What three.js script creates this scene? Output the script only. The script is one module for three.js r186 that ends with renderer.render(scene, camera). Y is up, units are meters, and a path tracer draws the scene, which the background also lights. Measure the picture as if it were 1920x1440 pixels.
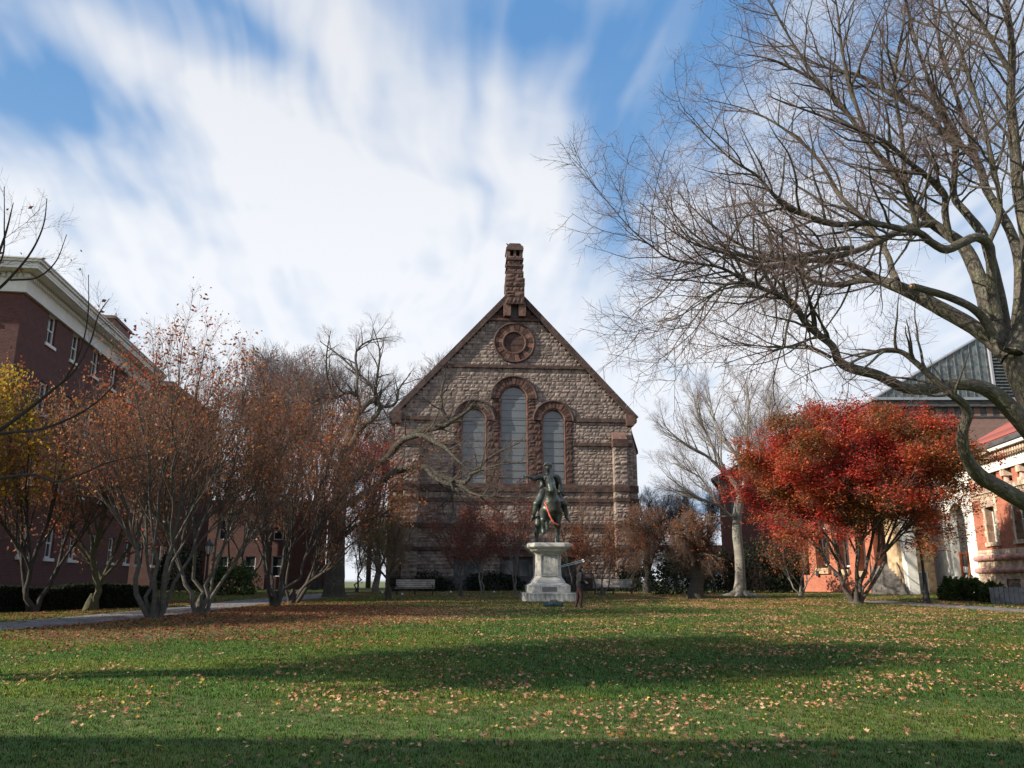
import * as THREE from 'three';
import { MarchingCubes } from 'three/addons/objects/MarchingCubes.js';

// ---------------------------------------------------------------- camera, sky, sun, exposure
const scene = new THREE.Scene();
const EYE = 1.6, F = 1540, HORIZON = 1090;                 // focal length and horizon in pixels of a 1920 x 1440 frame
const PITCH = Math.atan((HORIZON - 720) / F);
const camera = new THREE.PerspectiveCamera(2 * Math.atan(720 / F) * 180 / Math.PI, 4 / 3, 0.1, 1500);
camera.position.set(0, EYE, 0); camera.rotation.x = PITCH;
const renderer = new THREE.WebGLRenderer({ antialias: true });
renderer.toneMapping = THREE.LinearToneMapping; renderer.toneMappingExposure = 1.6;
renderer.shadowMap.enabled = true;
const SUN_AZ = 18 * Math.PI / 180, SUN_EL = 26 * Math.PI / 180;   // the sun stands to the left, a little behind the camera
const sunDir = new THREE.Vector3(-Math.cos(SUN_AZ) * Math.cos(SUN_EL), Math.sin(SUN_EL), Math.sin(SUN_AZ) * Math.cos(SUN_EL));
const sun = new THREE.DirectionalLight(new THREE.Color(1.0, 0.91, 0.77), 5);
sun.target.position.set(0, 0, -40); sun.position.copy(sunDir).multiplyScalar(150).add(sun.target.position);
sun.castShadow = true; sun.shadow.mapSize.set(4096, 4096);
Object.assign(sun.shadow.camera, { left: -90, right: 90, top: 70, bottom: -70, near: 1, far: 400 });
scene.add(sun, sun.target);

// ---------------------------------------------------------------- helpers: random, noise, pixels to points
const V = (x, y, z) => new THREE.Vector3(x, y, z);
const lerp = (a, b, t) => a + (b - a) * t, clamp = (x, a, b) => Math.min(b, Math.max(a, x));
const sstep = (a, b, x) => { const t = clamp((x - a) / (b - a), 0, 1); return t * t * (3 - 2 * t); };
function rng(seed) { let a = seed >>> 0; return () => { a = (a + 0x6D2B79F5) | 0; let t = Math.imul(a ^ (a >>> 15), 1 | a); t = (t + Math.imul(t ^ (t >>> 7), 61 | t)) ^ t; return ((t ^ (t >>> 14)) >>> 0) / 4294967296; }; }
const hash2 = (x, y) => { let h = Math.imul(x | 0, 374761393) + Math.imul(y | 0, 668265263); h = Math.imul(h ^ (h >>> 13), 1274126177); return ((h ^ (h >>> 16)) >>> 0) / 4294967296; };
function vnoise(x, y, per = 0) {
  let xi = Math.floor(x), yi = Math.floor(y), fx = x - xi, fy = y - yi, x1 = xi + 1, y1 = yi + 1;
  if (per) { xi = ((xi % per) + per) % per; yi = ((yi % per) + per) % per; x1 = (xi + 1) % per; y1 = (yi + 1) % per; }
  const u = fx * fx * (3 - 2 * fx), v = fy * fy * (3 - 2 * fy), a = hash2(xi, yi), b = hash2(x1, yi), c = hash2(xi, y1), d = hash2(x1, y1), p = a + (b - a) * u;
  return p + (c + (d - c) * u - p) * v;
}
function fbm(x, y, o = 4, per = 0) { let s = 0, a = 0.5, n = 0; for (let i = 0; i < o; i++) { s += a * vnoise(x, y, per); n += a; a *= 0.5; x = x * 2 + (per ? 0 : 17.3); y = y * 2 + (per ? 0 : 5.1); if (per) per *= 2; } return s / n; }
const PROFILE = [[-500, 0], [6, 0], [9, 0], [14, 0.05], [20, 0.2], [27, 0.37], [36, 0.49], [42, 0.6], [52, 0.74], [66, 0.83], [100, 0.9], [900, 1]];
function groundY(x, z) {
  const d = -z; let i = 0; while (i < PROFILE.length - 2 && PROFILE[i + 1][0] < d) i++;
  const [a, ya] = PROFILE[i], [b, yb] = PROFILE[i + 1], t = clamp((d - a) / (b - a), 0, 1);
  return lerp(ya, yb, t) + (vnoise(x * 0.16 + 40, z * 0.16 + 9) - 0.5) * 0.07;
}
const cp = Math.cos(PITCH), sp = Math.sin(PITCH);
function ray(px, py) { const u = (px - 960) / F, v = (720 - py) / F; return V(u, v * cp + sp, -(cp - v * sp)); }   // not normalised: z = -forward
function W(px, py, d) { const r = ray(px, py), t = d / -r.z; return V(r.x * t, EYE + r.y * t, -d); }
function G(px, py) { const r = ray(px, py); let d = 5; for (; d < 300; d += 0.05) { const t = d / -r.z; if (EYE + r.y * t <= groundY(r.x * t, -d)) break; } const t = d / -r.z; return V(r.x * t, groundY(r.x * t, -d), -d); }
function onPlane(C, th) {                                    // pixel -> [s, h] on the vertical plane through C, turned by th about y
  const n = V(Math.sin(th), 0, Math.cos(th)), e = V(Math.cos(th), 0, -Math.sin(th)), O = V(0, EYE, 0);
  return (px, py) => { const r = ray(px, py), t = n.dot(C.clone().sub(O)) / n.dot(r), p = r.multiplyScalar(t).add(O).sub(C); return [p.dot(e), p.y]; };
}

// ---------------------------------------------------------------- the sky: air and high thin cloud
{
  const w = 2048, h = 1024, d = new Float32Array(w * h * 4);
  const holes = [[70, 195, 200, 80, 14, 0.62], [470, 100, 230, 55, 40, 0.5], [970, 120, 230, 90, 34, 0.56], [1190, 320, 200, 90, -32, 0.5], [1092, 430, 66, 160, -6, 0.62], [1290, 60, 110, 160, 0, 0.3],
    [800, 395, 120, 26, 40, 0.22], [470, 410, 110, 30, 12, 0.18], [1290, 950, 120, 26, 8, 0.8], [720, 560, 80, 34, 20, 0.2], [1200, 690, 60, 26, 30, 0.35], [640, 870, 60, 26, 0, 0.6], [1700, 330, 300, 160, 20, 0.2]]
    .map(([x, y, rx, ry, a, s]) => [x, y, rx, ry, Math.cos(a * Math.PI / 180), Math.sin(a * Math.PI / 180), s]);
  for (let j = 0; j < h; j++) for (let i = 0; i < w; i++) {
    const el = ((j + 0.5) / h - 0.5) * Math.PI, az = ((i + 0.5) / w - 0.5) * 2 * Math.PI;   // u = atan2(z, x) / 2pi + 0.5
    const ce = Math.cos(el), dx = Math.cos(az) * ce, dz = Math.sin(az) * ce, dy = Math.sin(el), k = (j * w + i) * 4;
    if (el < -0.12) { d[k] = 0.05; d[k + 1] = 0.05; d[k + 2] = 0.045; d[k + 3] = 1; continue; }
    const e = Math.max(el, 0) / (Math.PI / 2), up = Math.max(dy, 0) + 0.16;
    const cx = dx / up, cz = dz / up;                        // where the ray meets a high cloud sheet; its streaks run away from the viewer
    const a = -0.1, sx = cx * Math.cos(a) + cz * Math.sin(a), sz = -cx * Math.sin(a) + cz * Math.cos(a);
    const w1 = fbm(cx * 0.9 + 3, cz * 0.9 + 8, 4) - 0.5, w2 = fbm(cx * 0.9 + 31, cz * 0.9 + 18, 4) - 0.5;
    const streak = fbm(sx * 3.4 + w1 * 1.6 + 20, sz * 0.95 + w2 * 1.4 + 5, 7), soft = fbm(cx * 1.5 + 50 + w2, cz * 1.5 + 11, 6), fine = fbm(sx * 15 + w1 * 6, sz * 5.5 + w2 * 5, 5), curd = fbm(cx * 9 + 9 + w1 * 3, cz * 9 + w2 * 3, 4);
    const fibre = 1 - Math.abs(2 * fbm(sx * 17 + w1 * 7 + streak * 2, sz * 1.5 + w2 * 2, 4) - 1);
    let c = (fibre - 0.72) * 0.42 * sstep(0.05, 0.25, e) + lerp(0.88, 0.36, sstep(0.05, 0.62, e)) + (streak - 0.5) * lerp(0.3, 1.25, sstep(0.08, 0.4, e)) + (soft - 0.5) * 0.9 * sstep(0.02, 0.3, e) + (fine - 0.5) * 0.55 * sstep(0.04, 0.3, e) + (curd - 0.5) * 0.34 * sstep(0.04, 0.25, e);
    const fw = -(dz * cp) + dy * sp;                         // forward part of the direction
    if (fw > 0.35) {                                         // the breaks and the banks that stand in this part of the sky
      const px = 960 + F * dx / fw + w1 * 330 + (fine - 0.5) * 90, py = 720 - F * (dy * cp + dz * sp) / fw + w2 * 260 + (curd - 0.5) * 60;
      let mass = 0.34 * Math.exp(-(((px - 640) / 480) ** 2) - ((py - 430) / 230) ** 2);
      const along = (px - 40) * 0.82 + (py - 20) * 0.57, off = -(px - 40) * 0.57 + (py - 20) * 0.82;
      mass += 0.45 * Math.exp(-((off / 58) ** 2)) * sstep(-200, 60, along) * (1 - sstep(500, 900, along));
      c += mass;
      for (const [hx, hy, rx, ry, ca, sa, s] of holes) {
        const qx = px - hx, qy = py - hy, u = (qx * ca + qy * sa) / rx, v = (-qx * sa + qy * ca) / ry, q = u * u + v * v;
        if (q < 7) c -= s * Math.exp(-q) * (1 + 0.9 * (streak - 0.5));
      }
    }
    c = clamp(c, 0, 1); c = lerp(c, c * c * (3 - 2 * c), 0.35);
    const b = sstep(0, 0.45, e), blue = [lerp(0.23, 0.084, b), lerp(0.36, 0.2, b), lerp(0.53, 0.4, b)];
    const white = lerp(0.615, 0.52, sstep(0.15, 0.5, e));
    const col = [white * 0.965, white * 0.99, white * 1.04];
    for (let q = 0; q < 3; q++) d[k + q] = el < 0 ? lerp([0.53, 0.55, 0.58][q], [0.045, 0.045, 0.04][q], sstep(0, 0.06, -el)) : lerp(blue[q], col[q], c * 0.97);
    d[k + 3] = 1;
  }
  const t = new THREE.DataTexture(d, w, h, THREE.RGBAFormat, THREE.FloatType);
  t.mapping = THREE.EquirectangularReflectionMapping; t.magFilter = THREE.LinearFilter; t.needsUpdate = true;
  scene.background = t; scene.environment = t;
}

// ---------------------------------------------------------------- textures and materials
function tex(size, fn, srgb = true, rep = 1) {
  const d = new Uint8Array(size * size * 4);
  for (let j = 0; j < size; j++) for (let i = 0; i < size; i++) {
    const c = fn(i / size, j / size), k = (j * size + i) * 4;
    for (let q = 0; q < 3; q++) { const v = Array.isArray(c) ? c[q] : c; d[k + q] = 255 * clamp(srgb ? (v <= 0.0031308 ? v * 12.92 : 1.055 * Math.pow(v, 1 / 2.4) - 0.055) : v, 0, 1); }
    d[k + 3] = 255;
  }
  const t = new THREE.DataTexture(d, size, size); t.wrapS = t.wrapT = THREE.RepeatWrapping; t.magFilter = THREE.LinearFilter; t.minFilter = THREE.LinearMipmapLinearFilter; t.generateMipmaps = true;
  if (srgb) t.colorSpace = THREE.SRGBColorSpace; t.repeat.set(rep, rep); t.needsUpdate = true; return t;
}
const noiseTex = tex(512, (u, v) => 0.55 + 0.75 * (fbm(u * 8, v * 8, 6, 8) - 0.5) + 0.35 * (hash2(u * 512, v * 512) - 0.5) * 0.5, true, 0.5);
const softTex = tex(512, (u, v) => 0.8 + 0.22 * (fbm(u * 6, v * 6, 6, 6) - 0.5) + 0.06 * (hash2(u * 512, v * 512) - 0.5), true, 0.4);
const noiseBump = tex(512, (u, v) => fbm(u * 16, v * 16, 5, 16), false, 0.5);
const barkTex = tex(256, (u, v) => { const f = Math.abs(fbm(u * 16, v * 4, 4, 4) - 0.5) * 2; return 0.45 + 0.5 * f + 0.25 * (vnoise(u * 32, v * 32, 32) - 0.5); }, true, 1.4);
const barkBump = tex(256, (u, v) => Math.abs(fbm(u * 16, v * 4, 4, 4) - 0.5) * 2, false, 1.4);
const lichenTex = tex(512, (u, v) => { const f = Math.abs(fbm(u * 16, v * 4, 4, 4) - 0.5) * 2, g = 0.4 + 0.55 * f; const l = sstep(0.58, 0.7, fbm(u * 8 + 3, v * 8, 5, 8)), m = sstep(0.5, 0.68, fbm(u * 4, v * 4 + 2, 5, 4)); const b = [g, g * 0.95, g * 0.88]; return [0, 1, 2].map((q) => lerp(lerp(b[q], [0.42, 0.5, 0.2][q] * 0.9, m * 0.45), [0.95, 1.0, 0.86][q], l * 0.75)); }, true, 1);
function brickTex(brick, dark, mortar, seed) {
  const rows = 15, cols = 5;
  const f = (u, v) => {
    const r = Math.floor(v * rows), off = (r % 2) * 0.5, x = u * cols + off, c = Math.floor(x), fx = x - c, fy = v * rows - r;
    const m = Math.min(Math.min(fx, 1 - fx) * 0.2, Math.min(fy, 1 - fy) * 0.0667) < 0.005; return [m, hash2(c % cols + seed, r)];
  };
  return { map: tex(512, (u, v) => { const [m, h] = f(u, v), g = 0.8 + 0.4 * fbm(u * 6, v * 6, 4, 6); return brick.map((b, q) => (m ? mortar[q] : lerp(b, dark[q], h * h)) * g); }), bumpMap: tex(512, (u, v) => (f(u, v)[0] ? 0 : 0.85 + 0.15 * hash2(u * 512, v * 512)), false), bumpScale: 0.008 };
}
const std = (o) => new THREE.MeshStandardMaterial({ roughness: 0.9, ...o, ...(o.color ? { color: new THREE.Color().setRGB(...o.color) } : {}) });
const rough = { map: noiseTex, bumpMap: noiseBump, bumpScale: 0.02, vertexColors: true };
const M = {
  stone: std({ ...rough, color: [1.6, 1.6, 1.6] }),
  plain: std({ vertexColors: true }),
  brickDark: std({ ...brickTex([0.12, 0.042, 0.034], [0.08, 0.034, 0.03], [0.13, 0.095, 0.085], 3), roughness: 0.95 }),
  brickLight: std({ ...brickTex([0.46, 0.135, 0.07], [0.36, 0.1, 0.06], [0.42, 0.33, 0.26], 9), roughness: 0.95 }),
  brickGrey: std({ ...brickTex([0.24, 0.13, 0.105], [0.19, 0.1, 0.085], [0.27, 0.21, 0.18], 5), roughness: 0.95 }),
  bark: std({ map: barkTex, bumpMap: barkBump, bumpScale: 0.025, vertexColors: true }),
  lichen: std({ map: lichenTex, bumpMap: barkBump, bumpScale: 0.04, vertexColors: true }),
  twig: std({ vertexColors: true, roughness: 0.95 }),
  leaf: new THREE.MeshPhysicalMaterial({ vertexColors: true, roughness: 0.85, transmission: 0.45, thickness: 0, side: THREE.DoubleSide, specularIntensity: 0.3 }),
  white: std({ color: [0.86, 0.84, 0.78], roughness: 0.6, map: softTex }),
  whiteWall: std({ color: [1.02, 1.0, 0.92], roughness: 0.85, map: softTex, bumpMap: noiseBump, bumpScale: 0.006 }),
  slate: std({ color: [0.13, 0.125, 0.13], map: noiseTex, roughness: 0.8 }),
  glass: std({ color: [0.03, 0.035, 0.04], roughness: 0.08, metalness: 0 }),
  pane: std({ color: [0.17, 0.185, 0.2], roughness: 0.28, map: softTex }),
  bronze: std({ map: noiseTex, bumpMap: noiseBump, bumpScale: 0.02, vertexColors: true, roughness: 0.42, metalness: 0.5 }),
  marble: std({ map: tex(512, (u, v) => { const s = fbm(u * 14, v * 2, 5, 2), g = 0.62 + 0.5 * (fbm(u * 6, v * 6, 5, 6) - 0.5) - 0.42 * sstep(0.5, 0.72, s); return [g * 1.0, g * 0.97, g * 0.91]; }, true, 0.6), bumpMap: noiseBump, bumpScale: 0.006, color: [0.84, 0.83, 0.79], roughness: 0.7 }),
  metal: std({ color: [0.02, 0.02, 0.022], roughness: 0.5, metalness: 0.3 }),
};

// ---------------------------------------------------------------- geometry builder, names, labels
class GB {
  constructor() { this.p = []; this.n = []; this.u = []; this.c = []; this.i = []; this.col = [1, 1, 1]; }
  vert(x, y, z, nx, ny, nz, u, v) { this.p.push(x, y, z); this.n.push(nx, ny, nz); this.u.push(u, v); this.c.push(this.col[0], this.col[1], this.col[2]); return this.p.length / 3 - 1; }
  quad(a, b, c, d, uvs) {                                    // counter-clockwise corners
    const e = b.clone().sub(a), f = d.clone().sub(a), n = e.clone().cross(f).normalize(), w = e.length(), h = f.length(); uvs = uvs || [[0, 0], [w, 0], [w, h], [0, h]];
    const k = [a, b, c, d].map((q, i) => this.vert(q.x, q.y, q.z, n.x, n.y, n.z, ...uvs[i])); this.i.push(k[0], k[1], k[2], k[0], k[2], k[3]); return this;
  }
  poly(pts) { for (let i = 1; i < pts.length - 1; i++) { const n = pts[i].clone().sub(pts[0]).cross(pts[i + 1].clone().sub(pts[0])).normalize(); const k = [pts[0], pts[i], pts[i + 1]].map((q) => this.vert(q.x, q.y, q.z, n.x, n.y, n.z, Math.abs(n.x) > 0.7 ? q.z : q.x, Math.abs(n.y) > 0.7 ? q.z : q.y)); this.i.push(...k); } return this; }
  prism(pts, z0, z1) {                                       // polygon [x, y] (counter-clockwise), from z0 back to z1 > z0 in front
    const f = pts.map(([x, y]) => V(x, y, z1)), b = pts.map(([x, y]) => V(x, y, z0)), n = pts.length;
    const sh = THREE.ShapeUtils.triangulateShape(pts.map(([x, y]) => new THREE.Vector2(x, y)), []);
    for (const [a, c, e] of sh) { this.poly([f[a], f[c], f[e]]); this.poly([b[a], b[e], b[c]]); }
    for (let i = 0; i < n; i++) { const j = (i + 1) % n; this.quad(b[i], b[j], f[j], f[i]); }
    return this;
  }
  box(x0, x1, y0, y1, z0, z1) {
    const q = (a, b, c, d, uv) => this.quad(V(...a), V(...b), V(...c), V(...d), uv);
    q([x0, y0, z1], [x1, y0, z1], [x1, y1, z1], [x0, y1, z1], [[x0, y0], [x1, y0], [x1, y1], [x0, y1]]);
    q([x1, y0, z0], [x0, y0, z0], [x0, y1, z0], [x1, y1, z0], [[x1, y0], [x0, y0], [x0, y1], [x1, y1]]);
    q([x0, y0, z0], [x0, y0, z1], [x0, y1, z1], [x0, y1, z0], [[z0, y0], [z1, y0], [z1, y1], [z0, y1]]);
    q([x1, y0, z1], [x1, y0, z0], [x1, y1, z0], [x1, y1, z1], [[z1, y0], [z0, y0], [z0, y1], [z1, y1]]);
    q([x0, y1, z1], [x1, y1, z1], [x1, y1, z0], [x0, y1, z0], [[x0, z1], [x1, z1], [x1, z0], [x0, z0]]);
    q([x0, y0, z0], [x1, y0, z0], [x1, y0, z1], [x0, y0, z1], [[x0, z0], [x1, z0], [x1, z1], [x0, z1]]);
    return this;
  }
  tube(pts, rad, sides, cap = false) {
    const n = pts.length, t = V(0, 0, 0), a = V(0, 0, 0), b = V(0, 0, 0); let len = 0;
    const d0 = pts[n - 1].clone().sub(pts[0]).normalize(), ref = Math.abs(d0.y) > 0.8 ? V(1, 0, 0.3) : V(0, 1, 0.13);
    const base = this.p.length / 3, R0 = Math.max(rad[0], 0.01), wrap = Math.max(1, Math.round(R0 * 6.28 * 1.4)) / 1.4;
    for (let k = 0; k < n; k++) {
      t.copy(pts[Math.min(k + 1, n - 1)]).sub(pts[Math.max(k - 1, 0)]).normalize(); a.crossVectors(ref, t); if (a.lengthSq() < 1e-4) a.set(0.3, 0.1, 1).cross(t); a.normalize(); b.crossVectors(t, a);
      if (k) len += pts[k].distanceTo(pts[k - 1]);
      for (let s = 0; s <= sides; s++) { const g = s / sides * Math.PI * 2, ca = Math.cos(g), sa = Math.sin(g), nx = a.x * ca + b.x * sa, ny = a.y * ca + b.y * sa, nz = a.z * ca + b.z * sa, r = rad[k]; this.vert(pts[k].x + nx * r, pts[k].y + ny * r, pts[k].z + nz * r, nx, ny, nz, s / sides * wrap, len); }
    }
    for (let k = 0; k < n - 1; k++) for (let s = 0; s < sides; s++) { const q = base + k * (sides + 1) + s, w = q + sides + 1; this.i.push(q, q + 1, w + 1, q, w + 1, w); }
    if (cap) for (const [k, sg] of [[0, -1], [n - 1, 1]]) { const q = base + k * (sides + 1); t.copy(pts[k ? n - 1 : 1]).sub(pts[k ? n - 2 : 0]).normalize().multiplyScalar(sg); const c = this.vert(pts[k].x, pts[k].y, pts[k].z, t.x, t.y, t.z, 0, 0); for (let s = 0; s < sides; s++) this.i.push(...(sg > 0 ? [c, q + s, q + s + 1] : [c, q + s + 1, q + s])); }
    return this;
  }
  lathe(prof, sides, cx = 0, cz = 0, sx = 1, sz = 1) {       // prof: [radius, y] from bottom to top
    for (let k = 0; k < prof.length - 1; k++) {
      const [r0, y0] = prof[k], [r1, y1] = prof[k + 1], dy = y1 - y0, dr = r1 - r0, l = Math.hypot(dy, dr) || 1, base = this.p.length / 3;
      for (let s = 0; s <= sides; s++) { const g = s / sides * 2 * Math.PI, c = Math.cos(g), q = Math.sin(g); for (const [r, y] of [[r0, y0], [r1, y1]]) this.vert(cx + c * r * sx, y, cz + q * r * sz, c * dy / l, -dr / l, q * dy / l, s / sides * 2, y + r); }
      for (let s = 0; s < sides; s++) { const q = base + s * 2; this.i.push(q, q + 1, q + 3, q, q + 3, q + 2); }
    }
    return this;
  }
  get empty() { return !this.i.length; }
  geo() {
    const g = new THREE.BufferGeometry(), A = (a, k) => new THREE.BufferAttribute(new Float32Array(a), k);
    g.setAttribute('position', A(this.p, 3)); g.setAttribute('normal', A(this.n, 3)); g.setAttribute('uv', A(this.u, 2)); g.setAttribute('color', A(this.c, 3)); g.setIndex(new THREE.BufferAttribute(new Uint32Array(this.i), 1)); return g;
  }
  mesh(name, mat, parent, kind) { const m = new THREE.Mesh(this.geo(), mat); m.name = name; m.castShadow = m.receiveShadow = true; if (kind) m.userData.kind = kind; (parent || scene).add(m); return m; }
}
const taken = {};
const numbered = (n) => { const k = taken[n] = (taken[n] ?? -1) + 1; return k ? n + '_' + String(k).padStart(3, '0') : n; };
function tag(o, label, category, group) { o.userData.label = label; o.userData.category = category; if (group) o.userData.group = group; return o; }
function thing(name, label, category, pos, turn = 0, group) { const o = new THREE.Group(); o.name = numbered(name); scene.add(o); if (pos) o.position.copy(pos); o.rotation.y = turn; return tag(o, label, category, group); }
function copyOf(o, label, pos, turn) { const c = o.clone(); c.name = numbered(o.name.replace(/_\d+$/, '')); c.userData = { ...o.userData, label }; scene.add(c); c.position.copy(pos); c.rotation.y = turn; return c; }
const one = (name, mat, parent, fn, col) => { const g = new GB(); if (col) g.col = col; fn(g); return g.mesh(name, mat, parent); };
const bx = (name, mat, parent, a, col) => one(name, mat, parent, (g) => g.box(...a), col);
const jit = (c, r, a = 0.15) => { const k = 1 + (r() - 0.5) * 2 * a; return [c[0] * k, c[1] * k * (1 + (r() - 0.5) * a * 0.3), c[2] * k * (1 + (r() - 0.5) * a * 0.5)]; };
// ---------------------------------------------------------------- ground, paths
const pathPts = { left: [[-700, 1205], [0, 1176], [190, 1160], [330, 1146], [450, 1132], [560, 1122], [640, 1114]], right: [[2300, 1168], [1920, 1147], [1800, 1139], [1700, 1133], [1620, 1128]], mid: [[640, 1116], [790, 1116.5], [900, 1117], [990, 1117.5]] };
{
  const xs = [], zs = []; for (let x = -400; x <= 400;) { xs.push(x); const a = Math.abs(x + 0.01); x += a < 32 ? 0.8 : a < 80 ? 4 : 40; }
  for (let z = 60; z >= -700;) { zs.push(z); z -= z > 0 ? 6 : z > -70 ? 0.8 : z > -130 ? 6 : 60; }
  const g = new GB(), nx = xs.length; g.col = [1, 1, 1];
  zs.forEach((z) => xs.forEach((x) => { const e = 0.3, n = V(groundY(x - e, z) - groundY(x + e, z), 2 * e, groundY(x, z - e) - groundY(x, z + e)).normalize(); g.vert(x, groundY(x, z), z, n.x, n.y, n.z, x / 3, z / 3); }));
  for (let j = 0; j < zs.length - 1; j++) for (let i = 0; i < nx - 1; i++) { const a = j * nx + i; g.i.push(a, a + 1, a + nx + 1, a, a + nx + 1, a + nx); }
  const turf = std({ map: tex(512, (u, v) => { const n = fbm(u * 8, v * 8, 6, 8), m = fbm(u * 3 + 5, v * 3, 4, 3), h = hash2(u * 512, v * 512), k = 0.6 + 0.8 * (n - 0.5) + 0.5 * h; return [lerp(0.09, 0.14, m) * k, lerp(0.125, 0.145, m) * k, lerp(0.024, 0.04, m) * k]; }), bumpMap: noiseBump, bumpScale: 0.03, roughness: 1 });
  const m = g.mesh('ground', turf, scene, 'structure'); m.userData.label = 'lawn ground';
}
const paths = {};
function strip(name, pts, width, mat, lift = 0.012) {
  const p = pts.map(([x, y]) => G(x, y)), c = new THREE.CatmullRomCurve3(p), N = 60, g = new GB(), L = [];
  for (let i = 0; i <= N; i++) { const q = c.getPoint(i / N), t = c.getTangent(i / N), s = V(-t.z, 0, t.x).normalize(); L.push([q.clone().addScaledVector(s, -width / 2), q.clone().addScaledVector(s, width / 2)]); }
  const y = (v) => { v.y = groundY(v.x, v.z) + lift + 0.02; return v; };
  for (let i = 0; i < N; i++) for (let k = 0; k < 4; k++) { const f = (j, t) => y(L[j][0].clone().lerp(L[j][1], t)), a = f(i, k / 4), b = f(i, (k + 1) / 4), d = f(i + 1, k / 4), e = f(i + 1, (k + 1) / 4); const up = b.clone().sub(a).cross(d.clone().sub(a)).y > 0; const r = up ? [a, b, e, d] : [a, d, e, b]; g.quad(...r, r.map((q) => [q.x, q.z])); }
  return g.mesh(name, mat, scene, 'structure');
}
M.asphalt = std({ map: noiseTex, bumpMap: noiseBump, bumpScale: 0.006, color: [0.27, 0.255, 0.25], roughness: 0.95 });
strip('path', pathPts.left, 3.0, M.asphalt); strip('path_001', pathPts.right, 2.4, M.asphalt); strip('path_002', pathPts.mid, 1.6, M.asphalt);

// ---------------------------------------------------------------- rough stone walling
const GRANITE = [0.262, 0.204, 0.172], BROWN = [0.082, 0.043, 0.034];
function stoneGeo(g, x0, x1, y0, y1, zf, relief, r, gap = 0.012) {   // one rock-faced block: bulging face, sunk joints
  x0 += gap; x1 -= gap; y0 += gap; y1 -= gap; const nx = x1 - x0 > 0.45 ? 4 : 3, ny = 2, P = [], zb = zf - relief * 1.2;
  const c = g.col; const base = g.p.length / 3;
  for (let j = 0; j <= ny; j++) for (let i = 0; i <= nx; i++) { const e = (i === 0 || i === nx || j === 0 || j === ny); P.push(V(lerp(x0, x1, i / nx) + (e ? 0 : (r() - 0.5) * 0.06), lerp(y0, y1, j / ny) + (e ? 0 : (r() - 0.5) * 0.05), zf + (e ? -relief * (0.15 + 0.5 * r()) : relief * (0.1 + r())))); }
  const id = (i, j) => P[j * (nx + 1) + i];
  for (let j = 0; j < ny; j++) for (let i = 0; i < nx; i++) { const a = id(i, j), b = id(i + 1, j), d = id(i + 1, j + 1), e = id(i, j + 1); g.poly([a, b, d]); g.poly([a, d, e]); }
  const bk = (v) => V(v.x, v.y, zb);
  for (let i = 0; i < nx; i++) { g.quad(bk(id(i, 0)), bk(id(i + 1, 0)), id(i + 1, 0), id(i, 0)); g.quad(id(i, ny), id(i + 1, ny), bk(id(i + 1, ny)), bk(id(i, ny))); }
  for (let j = 0; j < ny; j++) { g.quad(bk(id(0, j + 1)), bk(id(0, j)), id(0, j), id(0, j + 1)); g.quad(id(nx, j + 1), id(nx, j), bk(id(nx, j)), bk(id(nx, j + 1))); }
}
// fills a rectangle with coursed blocks; spans(y) gives the stretches [a, b] that are walled at height y
function walling(list, y0, y1, spans, zf, o) {
  const r = o.r; let y = y0;
  while (y < y1 - 0.05) {
    let h = lerp(o.h[0], o.h[1], r()); if (y + h > y1 - o.h[0] * 0.6) h = y1 - y;
    for (const [a, b] of spans(y + h / 2)) {
      let x = a; if (b - a < 0.12) continue;
      while (x < b - 0.02) { let w = lerp(o.w[0], o.w[1], r()); if (x + w > b - o.w[0] * 0.6) w = b - x; const split = h > o.h[1] * 0.8 && r() < 0.25 && w < o.w[1]; const tone = (k = 0) => jit(o.col, r, o.var ?? 0.2);
        if (split) { list.push({ x0: x, x1: x + w, y0: y, y1: y + h / 2, zf, c: tone(), rel: o.rel }); list.push({ x0: x, x1: x + w, y0: y + h / 2, y1: y + h, zf, c: tone(), rel: o.rel }); }
        else list.push({ x0: x, x1: x + w, y0: y, y1: y + h, zf, c: tone(), rel: o.rel }); x += w; }
    }
    y += h;
  }
}
function cutSpans(spans, a, b) { const out = []; for (const [p, q] of spans) { if (b <= p || a >= q) out.push([p, q]); else { if (a > p) out.push([p, a]); if (b < q) out.push([b, q]); } } return out; }

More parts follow.
